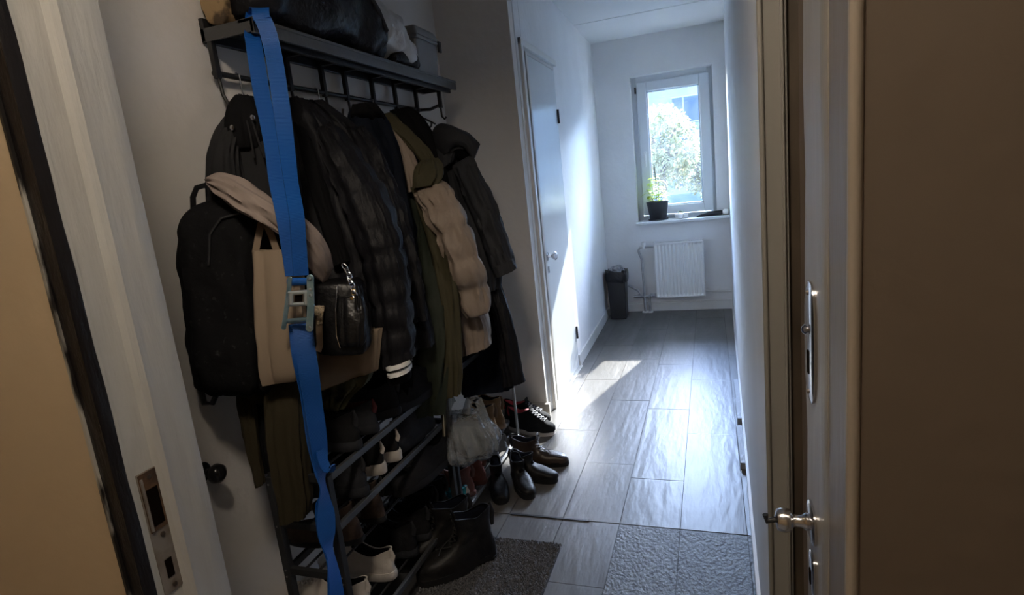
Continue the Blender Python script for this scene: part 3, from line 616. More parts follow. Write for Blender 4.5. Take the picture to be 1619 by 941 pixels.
# tote
g = garment('tote_bag', 'tall beige canvas tote bag beside the backpack, left of the blue strap', 'bag', (440,608,1.5), 'beige canvas bags')
cloth('pouch', [(400,396,478,394,1.49,.010),(402,420,478,418,1.487,.016),(405,460,478,460,1.485,.020),(409,510,480,510,1.485,.024),(413,560,480,556,1.487,.022),(416,592,478,588,1.49,.014),(419,609,476,600,1.495,.006)], F_CANVAS, g, seed=44, amp=.008, crumple=.002, expo=.55)
for pts in (((404,400),(409,372),(414,348),(418,330)),((438,398),(430,374),(420,352),(412,336))):
    obj('handle', MB().ribbon([at(x,y,1.492) for x,y in pts], AR, .0085, .003), mat('handle_canvas',(.22,.16,.11),.85), g)
g = garment('tote_bag', 'beige canvas bag lying low under the black handbag, right of the blue strap', 'bag', (530,620,1.66), 'beige canvas bags')
cloth('pouch', [(452,535,600,520,1.68,.02),(455,560,597,548,1.67,.026),(462,580,595,566,1.665,.026),(475,602,594,580,1.665,.02),(497,622,594,586,1.67,.008)], F_CANVAS, g, seed=45, amp=.012, crumple=.003, expo=.6)
# handbag
g = garment('handbag', 'small black leather handbag with silver chain, right of the strap buckle', 'bag', (543,557,1.62), None)
cloth('pouch', [(500,446,562,441,1.60,.045),(498,452,572,449,1.60,.052),(499,480,578,478,1.60,.056),(500,515,584,512,1.60,.058),(502,543,586,541,1.60,.056),(508,555,580,554,1.60,.045)], F_LEATHER, g, seed=46, amp=.004, crumple=.002, expo=.5)
cloth('side_pocket', [(536,470,572,466,1.545,.015),(535,500,578,498,1.538,.02),(537,535,578,534,1.538,.02),(543,548,572,548,1.545,.012)], F_LEATHER, g, seed=47, amp=.003, expo=.6)
obj('zip', tubepx([(533,452,1.54),(531,490,1.532),(532,530,1.535),(538,550,1.54)], 1.54, .0022), CHROME, g)
obj('top_strap', MB().ribbon([at(x,y,1.55) for x,y in ((512,478),(524,482),(533,473))], AU, .006, .004), F_LEATHER, g)
CH = [(545,422),(549,429),(552,436),(553,443),(556,450),(558,458),(560,465)]
for i,(x,y) in enumerate(CH):
    c = at(x,y,1.53); dv = (AR if i % 2 == 0 else (AR*.5+AF*.85)).normalized()
    t = (at(CH[min(i+1,6)][0],CH[min(i+1,6)][1],1.53)-at(CH[max(i-1,0)][0],CH[max(i-1,0)][1],1.53)).normalized()
    obj('chain_link', MB().tube([c+t*.0095*math.cos(a)+dv*.0065*math.sin(a) for a in [2*PI*k/14 for k in range(14)]], .0016, 6, closed=True), CHROME, g, smooth=True)
obj('key_ring', MB().tube([at(559+3.5*math.cos(2*PI*k/16),462+4.5*math.sin(2*PI*k/16),1.527) for k in range(16)], .0012, 6, closed=True), mat('brass',(.55,.38,.15),.3,1.), g, smooth=True)
obj('tag', MB().ribbon([at(556,470,1.53),at(556,488,1.53),at(556,500,1.53)], AR, .0035, .002), MATS['brass'], g)
for x,y0,y1 in ((563,467,498),(567,468,508)): obj('tassel', tubepx([(x,y0,1.528),(x+1,y1,1.528)], 1.53, [.004,.0045], 8), F_LEATHER, g, smooth=True)
g = garment('clothes_brush', 'worn tan strap with woolly end tucked between buckle and handbag', 'strap', (503,555,1.535), None)
obj('strip', MB().ribbon([at(x,y,1.532) for x,y in ((504,500),(505,525),(506,545),(503,556))], AR, .008, .003), mat('tan_strap',(.20,.14,.09),.8), g)
o = cloth('woolly_end', [(496,484,512,484,1.53,.008),(497,492,512,492,1.53,.010),(501,500,510,500,1.53,.009),(502,512,509,512,1.53,.007)], mat('woolly',(.42,.34,.24),.95,bs=1.,bscale=120), g, seed=48, amp=.003, n=20)
# white translucent plastic bag on the second rack
g = garment('plastic_bag', 'bulging white translucent carrier bag hanging on the shoe rack under the green parka', 'bag', (745,727,2.33), None)
PB = clearmat('thin_plastic', (.80,.84,.88), .38, .26, (.46,.49,.52), .3, bs=.8)
cloth('pouch', [(702,655,760,648,2.30,.03),(702,675,772,665,2.28,.06),(705,695,784,680,2.27,.08),(710,712,790,696,2.265,.085),(718,724,786,708,2.27,.07),(735,728,770,718,2.28,.04)], PB, g, seed=50, amp=.022, crumple=.012, n=60, sub=9)
for q in (((704,662),(707,645),(713,632),(718,629)),((736,655),(742,632),(756,632),(767,662))): obj('handle', MB().ribbon([at(x,y,2.26) for x,y in q], AR, .016, .0015), PB, g, smooth=60)
tag(cloth('bag_contents', [(712,672,758,668,2.29,.03),(716,690,772,686,2.28,.045),(724,710,774,700,2.28,.045),(736,720,764,714,2.285,.03)], mat('pale_contents',(.12,.13,.14),.7), None, seed=51, amp=.014), 'pale bundle inside the white plastic bag', 'bundle')

# ---------- blue ratchet strap
BLUE = bpy.data.materials.new('blue_webbing'); BLUE.use_nodes = True
_b = BLUE.node_tree.nodes['Principled BSDF']; _b.inputs['Base Color'].default_value = (.003,.085,.36,1); _b.inputs['Roughness'].default_value = .5
_tc = BLUE.node_tree.nodes.new('ShaderNodeTexCoord'); _w = BLUE.node_tree.nodes.new('ShaderNodeTexWave'); _w.bands_direction = 'Z'; _w.inputs['Scale'].default_value = 90; _bp = BLUE.node_tree.nodes.new('ShaderNodeBump'); _bp.inputs['Strength'].default_value = .35; _bp.inputs['Distance'].default_value = .002
BLUE.node_tree.links.new(_tc.outputs['Object'], _w.inputs[0]); BLUE.node_tree.links.new(_w.outputs[1], _bp.inputs['Height']); BLUE.node_tree.links.new(_bp.outputs[0], _b.inputs['Normal'])
g = garment('ratchet_strap', 'bright blue ratchet strap looped over the rack shelf and hanging to the floor', 'strap', (530,940,1.5), None)
rib('upper_strand', [(400,62,11,1.59),(406,100,12,1.575),(414,150,12,1.55),(424,195,12,1.53),(432,240,12,1.50),(438,288,12,1.475),(449,341,12,1.43),(458,395,12,1.435),(464,436,12,1.44)], BLUE, g, full=12.5)
rib('upper_strand', [(411,22,13,1.575),(422,45,13.5,1.565),(431,80,12.5,1.56),(438,120,12.5,1.545),(448,191,12.5,1.515),(454,240,11.5,1.495),(460,288,10,1.46),(469,341,11,1.42),(473,395,11,1.425),(476,436,11,1.43)], BLUE, g, full=12.8)
m = MB(); pts = [at(413,14,1.60), at(413,13,1.585), at(412,20,1.575)]
# loop over the front corner of the shelf
tl = Vector((-1.16,1.44,ZS)); 
m.ribbon([at(406,40,1.605),at(404,24,1.64),at(408,15,1.625),at(412,13,1.60),at(412,20,1.576),at(414,30,1.572)], AR, .0225, .0022)
obj('shelf_loop', m, BLUE, g, smooth=60)
rib('inner_loop', [(405,14,8,1.66),(400,24,8,1.655),(399,40,8,1.64),(399,62,10,1.60)], BLUE, g, full=12)
rib('lower_strand', [(478,512,15,1.43),(482,545,15,1.435),(488,585,15,1.45),(495,637,13,1.48),(503,690,12,1.50),(508,735,9,1.515),(510,765,3.5,1.52),(512,790,8,1.525),(515,815,13,1.525),(517,845,12,1.525),(521,872,5,1.53),(526,900,7,1.535),(531,930,9,1.54),(536,975,11,1.54)], BLUE, g, full=15)
rib('lower_strand', [(470,512,13,1.445),(475,560,13,1.45),(484,615,9,1.475),(488,655,7,1.495),(492,700,5,1.51),(502,745,4,1.525),(511,775,4,1.53),(508,800,8,1.535),(512,840,9,1.535),(520,880,4,1.54),(526,915,7,1.545),(530,975,10,1.55)], BLUE, g, full=13.5)
rib('strap_end', [(506,712,6,1.50),(511,730,7,1.50),(519,743,7,1.50),(530,738,5,1.51)], BLUE, g, full=9)
ZN = mat('blue_zinc', (.20,.36,.46), .28, .85, col2=(.40,.55,.62), cs=30)
RT = thing('ratchet_buckle', 'zinc ratchet buckle tightening the blue strap at its middle', 'buckle', at(470,523,1.41))
def plate(name, pts, wpx, d0, d1, m_=ZN):
    m = MB(); 
    for (xa,ya_),(xb,yb_) in zip(pts[:-1], pts[1:]):
        pa, pb = at(xa,ya_,d0), at(xb,yb_,d0); t = (pb-pa).normalized(); sd = t.cross(AF).normalized()*wpx*d0/F
        back = AF*(d1-d0)
        m.hexa([pa-sd,pa+sd,pa+sd+back,pa-sd+back],[pb-sd,pb+sd,pb+sd+back,pb-sd+back])
    for x,y in (pts[0],pts[-1]):
        c = at(x,y,d0); R = []
        for dd in (0,1): R.append([c+AF*(d1-d0)*dd+(AR*math.cos(a)+AU*math.sin(a))*wpx*d0/F*1.05 for a in [2*PI*k/18 for k in range(18)]])
        m.rings(R)
    return obj(name, m, m_, RT, bevel=.0008)
plate('side_plate', [(490,440),(491,480),(489,519)], 5.6, 1.392, 1.397)
plate('side_plate', [(458,441),(454,476),(448,518)], 3.4, 1.402, 1.407)
obj('spindle', tubepx([(456,446,1.415),(490,445,1.410)], 1.41, .0095, 16), BLUE, RT, smooth=60)
STL = mat('bright_zinc', (.62,.70,.74), .3, .8)
for pts in (((456,464),(487,461)),((456,482),(487,480))): obj('cross_bar', tubepx([(x,y,1.40) for x,y in pts], 1.40, .0050, 8), STL, RT, smooth=True)
for x in (460,484): obj('frame_bar', tubepx([(x,463,1.398),(x,482,1.398)], 1.4, .0062, 8), STL, RT, smooth=True)
obj('opening_shade', MB().hexa([at(466,467,1.405),at(478,466,1.405),at(478,466,1.42),at(466,467,1.42)],[at(466,478,1.405),at(478,477,1.405),at(478,477,1.42),at(466,478,1.42)]), HOLE, RT)  # dark block painted as the shade in the ratchet frame's opening
obj('lower_bar', tubepx([(452,508,1.41),(489,505,1.405)], 1.41, .006, 10), ZN, RT, smooth=True)
for x,y in ((490,441),(490,518),(491,458),(491,467)): obj('rivet', MB().lathe([(.001,-.003),(.0036,-.002),(.004,0),(.001,.001)], at(x,y,1.391), 'y', 12), STL, RT, smooth=True)

# ---------- things on top of the rack
g = thing('duffel_bag', 'large shiny black duffel bag filling the left half of the rack shelf', 'bag', (-1.24,1.75,ZS+.003))
def wloft(name, rings_, m_, parent=None, n=44, expo=.75, amp=.012, seed=0, crumple=.006, sub=6, cap=True, flatb=True):
    """rings along y: (y, cx, cz, hx, hz)"""
    P = rings_; rr = []
    for i in range(len(P)-1):
        a = P[max(i-1,0)]; b = P[i]; c = P[i+1]; d = P[min(i+2,len(P)-1)]
        for k in range(sub): rr.append(cr(a,b,c,d,k/sub))
    rr.append(list(P[-1])); R = []
    zb = min(r[2]-r[4] for r in P)
    for y,cx_,cz_,hx,hz in rr:
        ring = []
        for j in range(n):
            th = 2*PI*j/n; ct, st = math.cos(th), math.sin(th)
            p = Vector((cx_+hx*math.copysign(abs(ct)**expo,ct), y, cz_+hz*math.copysign(abs(st)**expo,st)))
            e = amp*noise.noise(Vector((p.x*9+seed,p.y*9,p.z*9)))*1.6+crumple*noise.noise(Vector((p.x*30,p.y*30+seed,p.z*30)))*1.5
            p += Vector((ct,0,st))*e
            if flatb: p.z = max(p.z, zb+.001)
            ring.append(p)
        R.append(ring)
    return obj(name, MB().rings(R), m_, parent, smooth=80)
zt = ZS+.004
F_SHINY = fab('shiny_black_nylon', (.007,.007,.009), .42, .4, (.012,.012,.014), bs=1., bscale=12, stretch=(1,1,1))
wloft('body', [(1.45,-1.24,zt+.10,.04,.08),(1.49,-1.23,zt+.15,.085,.15),(1.60,-1.225,zt+.17,.10,.17),(1.78,-1.22,zt+.17,.105,.17),(1.93,-1.22,zt+.145,.105,.145),(2.04,-1.215,zt+.115,.095,.115),(2.12,-1.21,zt+.075,.07,.075),(2.16,-1.21,zt+.05,.03,.04)], F_SHINY, g, seed=60, amp=.018)
obj('handle', MB().tube([(-1.13,1.93,zt+.22),(-1.11,1.98,zt+.19),(-1.105,2.03,zt+.14),(-1.11,2.08,zt+.08)], .008, 8, flat=.5), F_GREYJ, g, smooth=True)
obj('seam', MB().tube([(-1.12,1.60,zt+.24),(-1.115,1.80,zt+.25),(-1.12,1.95,zt+.22)], .004, 6), F_BLACK, g, smooth=True)
g = thing('paper_bag', 'crumpled brown paper bag at the left end of the rack shelf', 'bag', (-1.30,1.46,ZS+.003))
wloft('body', [(1.425,-1.30,zt+.05,.02,.04),(1.432,-1.295,zt+.085,.038,.085),(1.47,-1.295,zt+.095,.040,.095),(1.50,-1.297,zt+.09,.036,.09)], mat('brown_paper',(.33,.22,.11),.8,col2=(.07,.045,.025),cs=18,lo=.5,hi=.62,bs=.6,bscale=20), g, seed=61, amp=.012, crumple=.010, n=30)
obj('folded_top', MB().box((-1.335,1.44,zt+.17),(-1.26,1.49,zt+.20)), mat('brown_paper_light',(.40,.28,.15),.8), g, bevel=.006)
g = thing('plastic_parcel', 'crumpled grey-white plastic parcel bag in the middle of the rack shelf', 'bag', (-1.24,2.25,ZS+.003))
F_GP = mat('grey_white_plastic',(.36,.36,.36),.35,col2=(.50,.50,.50),cs=9,bs=1.,bscale=16)
wloft('body', [(2.10,-1.24,zt+.12,.05,.06),(2.14,-1.23,zt+.13,.08,.10),(2.22,-1.225,zt+.115,.085,.10),(2.31,-1.22,zt+.085,.085,.075),(2.38,-1.215,zt+.06,.07,.05),(2.42,-1.21,zt+.045,.04,.025)], F_GP, g, seed=62, amp=.016, crumple=.010)
wloft('twisted_top', [(2.05,-1.25,zt+.20,.02,.02),(2.09,-1.245,zt+.22,.045,.045),(2.15,-1.24,zt+.215,.05,.05),(2.20,-1.24,zt+.19,.03,.03)], F_GP, g, seed=63, amp=.012, crumple=.01, n=30, flatb=False)
tag(wloft('cable_pouch', [(2.22,-1.19,zt+.02,.03,.015),(2.27,-1.18,zt+.028,.035,.028),(2.36,-1.18,zt+.030,.035,.028),(2.42,-1.18,zt+.022,.025,.018)], F_SHINY, seed=64, amp=.006, n=30), 'small black glossy pouch squeezed under the grey-white plastic parcel', 'pouch')
g = thing('cap', 'black cap standing behind the plastic parcel beside the clear box', 'cap', (-1.28,2.40,ZS+.003))
wloft('crown', [(2.31,-1.28,zt+.10,.03,.04),(2.33,-1.28,zt+.105,.05,.09),(2.39,-1.28,zt+.115,.055,.11),(2.45,-1.28,zt+.105,.05,.10),(2.485,-1.28,zt+.09,.03,.07)], F_NAVY, g, seed=65, amp=.006, n=36)
obj('brim', MB().lathe([(.055,0),(.085,-.004),(.085,-.008),(.05,-.004)], (-1.26,2.40,zt+.055), 'z', 28), F_BLACK, g, smooth=60)
g = thing('storage_box', 'clear grey plastic storage box with lid at the right end of the shelf', 'box', (-1.25,2.60,ZS+.003))
CLP = clearmat('grey_clear_plastic', (.55,.56,.57), .3, .45, (.42,.43,.44), .22, bs=.2)
x0,x1,y0_,y1_ = -1.335,-1.185,2.475,2.70
def frust(x0,x1,y0,y1,z0,z1,inset): return [(x0+inset,y0+inset,z0),(x1-inset,y0+inset,z0),(x1-inset,y1-inset,z0),(x0+inset,y1-inset,z0)],[(x0,y0,z1),(x1,y0,z1),(x1,y1,z1),(x0,y1,z1)]
obj('tub', MB().hexa(*frust(x0,x1,y0_,y1_,zt,zt+.155,.012)), CLP, g, bevel=.012)
obj('rim', MB().box((x0-.006,y0_-.006,zt+.148),(x1+.006,y1_+.006,zt+.160)), CLP, g, bevel=.003)
obj('lid', MB().hexa([(x0-.008,y0_-.008,zt+.160),(x1+.008,y0_-.008,zt+.160),(x1+.008,y1_+.008,zt+.160),(x0-.008,y1_+.008,zt+.160)],[(x0+.01,y0_+.01,zt+.205),(x1-.01,y0_+.01,zt+.205),(x1-.01,y1_-.01,zt+.205),(x0+.01,y1_-.01,zt+.205)]), CLP, g, bevel=.008)
obj('clip', MB().box((x1+.002,y1_-.02,zt+.115),(x1+.014,y1_+.006,zt+.165)), BLACKP, g, bevel=.003)
obj('content', MB().box((x0+.02,y0_+.02,zt+.01),(x1-.02,y1_-.05,zt+.13)), mat('grey_content',(.11,.11,.115),.7), g, bevel=.02)

# ================================================================== SHOE RACKS
RK = mat('rack_metal', (.035,.036,.038), .42, .3, bs=.1, bscale=60)
RKL = mat('rack_rail_metal', (.10,.105,.11), .35, .5)
XF, XB = -1.0, -1.19
R1 = thing('shoe_rack', 'black metal shoe rack nearest the camera, four levels, blue strap at its corner', 'shoe rack', (-1.1,1.55,0), 'black metal shoe racks')
def leg(x, y, zt_, par, m_=RK, s=.011):
    return obj('leg', MB().box((x-s,y-s,0),(x+s,y+s,zt_)), m_, par, bevel=.002)
for x in (XF,XB):
    leg(x,1.19,.635 if x == XF else .62,R1); leg(x,1.905,.635,R1)
for z in (.625,.475,.095):
    obj('front_rail', box((XF-.004,1.20,z-.011),(XF+.009,1.895,z+.009)), RKL, R1, bevel=.002)
for z in (.625,.475,.325,.095):
    obj('back_rail', box((XB-.006,1.20,z-.010),(XB+.006,1.895,z+.010)), RK, R1)
    for y in (1.19,1.905): obj('end_bar', box((XB,y-.007,z-.010),(XF,y+.007,z+.010)), RK, R1)
    for xx in (-1.14,-1.095,-1.05): obj('rod', MB().tube([(xx,1.19,z),(xx,1.905,z)], .004, 6), RK, R1, smooth=True)
for z in (.60,.47,.33,.31): 
    for x,y in ((XF+.011,1.19),(XB+.011,1.19)): obj('bolt', MB().lathe([(.001,-.0025),(.003,-.002),(.0035,0)], (x-.011,y-.011,z), 'y', 10), CHROME, R1)
R2 = thing('shoe_rack', 'second black metal shoe rack farther down the hall with a bright thin post', 'shoe rack', (-1.1,2.32,0), 'black metal shoe racks')
for x in (XF,XB): leg(x,1.95,.635,R2, s=.009)
leg(XB,2.70,.635,R2, s=.009)
obj('leg', MB().tube([(XF,2.70,0),(XF,2.70,.635)], .0075, 10), mat('grey_tube',(.35,.36,.37),.3,.6), R2, smooth=True)
for z in (.625,.045):
    obj('front_rail', box((XF-.004,1.96,z-.010),(XF+.008,2.69,z+.008)), RKL if z > .1 else mat('rail_sheen',(.38,.39,.40),.35,.5), R2, bevel=.002)  # bottom rail is coloured pale for the light it reflects
    obj('back_rail', box((XB-.006,1.96,z-.010),(XB+.006,2.69,z+.010)), RK, R2)
    for y in (1.95,2.70): obj('end_bar', box((XB,y-.006,z-.009),(XF,y+.006,z+.009)), RK, R2)
    for xx in (-1.14,-1.095,-1.05): obj('rod', MB().tube([(xx,1.95,z),(xx,2.70,z)], .004, 6), RK, R2, smooth=True)

# ================================================================== SHOES
def sm(t): t = max(0,min(1,t)); return t*t*(3-2*t)
def lerp_tab(tab, k):
    for (a,u),(b,v) in zip(tab[:-1],tab[1:]):
        if k <= b: return u+(v-u)*((k-a)/(b-a) if b > a else 0)
    return tab[-1][1]
def outline(xb, xf, W, n, L):
    pts = []
    for j in range(n):
        th = 2*PI*j/n; ct, st = math.cos(th), math.sin(th)
        u = .5+.5*math.copysign(abs(ct)**.85, ct)
        x = xb+(xf-xb)*u; t = x/L
        wv = W*(.74+.26*sm((t-.25)/.35)) 
        y = wv*math.copysign(abs(st)**.72, st)
        pts.append((x,y))
    return pts
LOWF = [(0,1),(.2,.995),(.36,.95),(.48,.86),(.6,.76),(.75,.66),(.9,.58),(1,.53)]; LOWB = [(0,0),(.3,-.005),(.7,.02),(1,.0)]
BOOTF = [(0,1),(.14,.995),(.25,.95),(.32,.83),(.38,.70),(.46,.57),(.6,.49),(.8,.47),(1,.50)]; BOOTB = [(0,0),(.25,.0),(.5,.03),(.8,.035),(1,.02)]
def make_shoe(name, label, cat, group, up, so, la=None, li=None, L=.285, W=.05, H=.10, sole=.028, boot=False, heel=0., laces=5, flop=0., seed=0, stripe=None, tongue=True):
    T = thing(name, label, cat, (0,0,0), group); n = 40
    FT, BT = (BOOTF, BOOTB) if boot else (LOWF, LOWB)
    # sole
    R = []
    for z,e in ((0,.000),(.004,.004),(sole*.7,.005),(sole,.002)):
        R.append([Vector((x*(1+e*2)-e*1.2 , y*(1+e*12), z+ .012*max(0,(x/L-.78))**1.*(1 if z < sole*.8 else .6))) for x,y in outline(0,L,W*.97,n,L)])
    if heel:
        R0 = [[Vector((x,y,z)) for x,y in outline(.0,L*.30,W*.78,n,L)] for z in (0,heel)]
        m = MB().rings(R0)
        Rs = [[Vector((x, y, z + heel*(1-sm((x/L-.30)/.14))*(0 if z > .012 else 1))) for x,y in outline(0,L,W*1.0,n,L)] for z in (0,.012,sole)]
        m.rings(Rs); obj('sole', m, so, T, smooth=40)
    else: obj('sole', MB().rings(R), so, T, smooth=40)
    R = []; K = 14
    def rg(k, inset=0.):
        z = sole-.004+(H-sole)*k
        xb = lerp_tab(BT,k)*L; xf = lerp_tab(FT,k)*L
        Wk = W*(1-.10*sm(k*1.5)-(.26 if boot else .22)*sm(k))
        if boot and k > .5: Wk = W*.82
        out = []
        for x,y in outline(xb+inset,xf-inset,Wk-inset,n,L):
            zz = z + (.012*math.cos(PI*min(1,max(0,(x-xb)/(xf-xb+1e-6)))*2)*sm((k-.7)/.3) if not boot else .008*sm((k-.8)/.2)*math.cos(2*PI*(x-xb)/(xf-xb+1e-6)))
            e = (.006 if boot else .0035)*noise.noise(Vector((x*24+seed,y*24,z*34)))
            out.append(Vector((x+e+flop*sm(k)*.03*noise.noise(Vector((seed,z*20,1))), y+e*1.2+flop*sm(k)*.03, zz)))
        return out
    for i in range(K+1): R.append(rg(i/K))
    R.append(rg(1,.005))
    obj('upper', MB().rings(R, cap=False), up, T, smooth=60)
    R2_ = [rg(1,.0055), rg(.8,.008), rg(.45,.010), rg(.12,.012)]
    R2_[0] = [p-Vector((0,0,.004)) for p in R2_[0]]
    obj('lining', MB().rings(R2_[::1]), li or F_LINING_SHADE, T, smooth=60)
    if la is not None:
        ks = [.50+.46*i/(laces) for i in range(laces+1)] if not boot else [.36+.6*i/laces for i in range(laces+1)]
        for i in range(laces):
            m = MB()
            for sg in (-1,1):
                P_ = []
                for a in (0,.5,1):
                    k = ks[i]+(ks[i+1]-ks[i])*a
                    P_.append(Vector((lerp_tab(FT,k)*L-.012*abs(a-.5)*2+.004, sg*(.020-.040*a), sole+(H-sole)*k+.003)))
                m.tube(P_, .0028, 5)
            obj('lace', m, la, T, smooth=True)
        if tongue:
            P_ = [Vector((lerp_tab(FT,k)*L-.010, 0, sole+(H-sole)*k)) for k in (.6,.8,.95)]+[Vector((lerp_tab(FT,1)*L-.006,0,H+.022))]
            obj('tongue', MB().ribbon(P_, Vector((0,1,0)), .019, .006), up, T, bevel=.002)
    # heel tab
    obj('heel_tab', MB().tube([(.004,0,sole+(H-sole)*.55),(-.004,0,H*.85),(.003,0,H+.010)], [.010,.009,.005], 8, flat=.5), stripe or so, T, smooth=True)
    return T
def put(T, x, y, z, ang, tilt=0., roll=0.):
    T.location = (x,y,z); T.rotation_euler = (roll, tilt, ang); return T
def putpx(T, px, py, z, ang, **k):
    p = onZ(px,py,z); return put(T, p.x, p.y, z, ang, **k)
def dup(T, label, x, y, z, ang, tilt=0., roll=0.):
    c = copy_tree(T); c['label'] = label; return put(c, x, y, z, ang, tilt, roll)
S_WH = mat('white_leather', (.52,.47,.42), .55, col2=(.60,.56,.51), cs=10, bs=.2); S_WS = mat('white_rubber', (.62,.58,.54), .5, col2=(.45,.42,.38), cs=20)
S_BK = mat('black_shoe_fabric', (.008,.008,.009), .8, spec=.15, col2=(.014,.014,.016), cs=12, bs=.4); S_BS = mat('black_rubber', (.012,.012,.013), .6, spec=.25)
S_GY = mat('grey_shoe_mesh', (.018,.019,.023), .8, spec=.2, col2=(.032,.034,.040), cs=14, bs=.4); S_GS = mat('grey_rubber', (.10,.11,.125), .5)
S_BR = mat('brown_suede', (.045,.026,.017), .8, col2=(.07,.042,.028), cs=12, bs=.6); S_RU = mat('rust_leather', (.17,.050,.032), .5, col2=(.12,.034,.022), cs=14, bs=.3)
S_TN = mat('tan_nubuck', (.26,.155,.07), .8, col2=(.19,.11,.05), cs=10, bs=.4); S_TS = mat('gum_sole', (.22,.14,.08), .6)
S_RD = mat('red_mesh', (.40,.018,.030), .6); S_LB = mat('boot_leather', (.007,.0065,.0065), .5, spec=.3, col2=(.013,.012,.012), cs=20, bs=.35, bscale=30)
S_DB = mat('dark_brown_leather', (.030,.020,.015), .35, col2=(.05,.033,.024), cs=12, bs=.3); S_LW = mat('white_lace', (.65,.62,.58), .8); S_LK = mat('black_lace', (.015,.015,.015), .8)
S_TL = mat('teal_knit', (.02,.24,.27), .7, bs=.5, bscale=60)
SH = 'shoes on the shoe racks'
PIh = PI
# bottom shelf
zb_ = .104
w1 = make_shoe('sneaker', 'off-white leather sneaker nearest the rack corner, heel out, laces showing behind the post', 'shoe', SH, S_WH, S_WS, S_LW, None, L=.30, W=.052, H=.10, sole=.030, seed=1)
put(w1, -1.035,1.325,zb_,PI+.02)
dup(w1, 'second off-white leather sneaker, just right of its twin on the bottom shelf', -1.035,1.475,zb_,PI-.03)
k1 = make_shoe('sneaker', 'dark grey sneaker with paler sole, left one behind the white pair', 'shoe', SH, S_BK, S_GY, S_LK, L=.28, W=.047, H=.12, sole=.028, seed=2)
put(k1, -1.02,1.60,zb_,PI)
dup(k1, 'dark grey sneaker with paler sole, right one behind the white pair', -1.015,1.70,zb_,PI+.03)
k2 = make_shoe('ankle_boot', 'black ankle boot on the bottom shelf, second from the middle rack post', 'shoe', SH, S_BK, S_GY, S_LK, L=.27, W=.043, H=.15, sole=.028, boot=True, seed=3)
put(k2, -1.02,1.79,zb_,PI); dup(k2, 'black ankle boot on the bottom shelf touching the middle rack post', -1.015,1.87,zb_,PI)
# third level
b1 = make_shoe('suede_boot', 'slumped dark brown suede boot above the off-white sneakers, left of its pair', 'shoe', SH, S_BR, S_BS, None, L=.26, W=.046, H=.14, sole=.02, boot=True, flop=1., seed=4)
put(b1, -1.03,1.335,.335,PI+.1); dup(b1, 'slumped dark brown suede boot above the off-white sneakers, right of its pair', -1.02,1.44,.335,PI-.15, roll=.12)
b2 = make_shoe('sneaker', 'large black sneaker lying sideways on the third level, toe to the left', 'shoe', SH, S_BK, S_BS, S_LK, L=.29, W=.050, H=.12, sole=.030, seed=5)
p = onZ(695,775,.335); put(b2, -.985,1.86,.335,-PI/2-.25)
dup(b2, 'black sneaker behind the sideways one on the third level', -1.08,1.87,.335,-PI/2-.1)
# second level
g1 = make_shoe('sneaker', 'dark slate sneaker on the second level right of the blue strap', 'shoe', SH, S_GY, S_GY, S_LK, L=.29, W=.050, H=.12, sole=.030, seed=6)
put(g1, -.995,1.345,.487,PI-.05)
w2 = make_shoe('sneaker', 'black sneaker with thick white heel on the second level, left of its pair', 'shoe', SH, S_BK, S_WS, S_LK, S_GY, L=.28, W=.044, H=.10, sole=.038, seed=7, stripe=S_WS)
put(w2, -1.01,1.475,.487,PI+.02); dup(w2, 'black sneaker with thick white heel on the second level, right of its pair', -1.005,1.565,.487,PI-.04)
put(make_shoe('sneaker', 'bulky dark grey sneaker at the right end of the second level', 'shoe', SH, S_GY, S_BS, S_LK, L=.29, W=.05, H=.12, sole=.03, seed=8), -1.02,1.84,.487,-PI/2-.2)
# top level
t1 = make_shoe('running_shoe', 'black running shoe with slate sole at the left end of the top level', 'shoe', SH, S_BK, S_GY, S_LK, L=.29, W=.050, H=.11, sole=.030, seed=9)
put(t1, -.99,1.34,.637,PI-.1)
t2 = make_shoe('running_shoe', 'dark running shoe with maroon heel on the top level', 'shoe', SH, S_GY, S_GY, S_LK, mat('maroon',(.10,.02,.025),.7), L=.28, W=.045, H=.10, sole=.030, seed=10, stripe=mat('maroon',(.10,.02,.025),.7))
put(t2, -1.0,1.455,.637,PI)
t3 = make_shoe('sneaker', 'black sneaker under the parka hem on the top level', 'shoe', SH, S_BK, S_BS, S_LK, L=.29, W=.05, H=.12, sole=.03, seed=11)
put(t3, -.975,1.86,.637,-PI/2-.25); dup(t3, 'black sneaker beside the maroon-heeled running shoe on the top level', -1.0,1.60,.637,PI+.5)
# second rack
r1 = make_shoe('chelsea_boot', 'rust red leather ankle boot under the plastic bag, left of its pair', 'shoe', SH, S_RU, mat('rust_sole',(.13,.05,.035),.6), None, L=.26, W=.042, H=.135, sole=.022, boot=True, seed=12)
put(r1, -1.0,2.09,.055,PI+.2); dup(r1, 'rust red leather ankle boot under the plastic bag, right of its pair', -.985,2.19,.055,PI+.1)
tl_ = make_shoe('slip_on_shoe', 'turquoise slip-on shoe with white sole beside the middle rack post', 'shoe', SH, S_TL, S_WS, None, L=.25, W=.042, H=.085, sole=.03, seed=13, li=S_TL)
put(tl_, -.99,1.995,.055,PI+.1)
n1 = make_shoe('work_boot', 'tan nubuck boot near the thin post of the second rack, left of its pair', 'shoe', SH, S_TN, S_TS, None, L=.27, W=.043, H=.165, sole=.026, boot=True, seed=14)
put(n1, -1.03,2.50,.13,PI); dup(n1, 'tan nubuck boot next to the thin post of the second rack', -1.03,2.60,.13,PI-.1)
q1 = make_shoe('sneaker', 'flat grey shoe on the bottom of the second rack below the tan boots, left one', 'shoe', SH, S_GS, S_GS, None, L=.27, W=.044, H=.075, sole=.022, seed=15)
put(q1, -1.0,2.40,.055,PI); dup(q1, 'flat grey shoe on the bottom of the second rack below the tan boots, right one', -1.0,2.51,.055,PI)
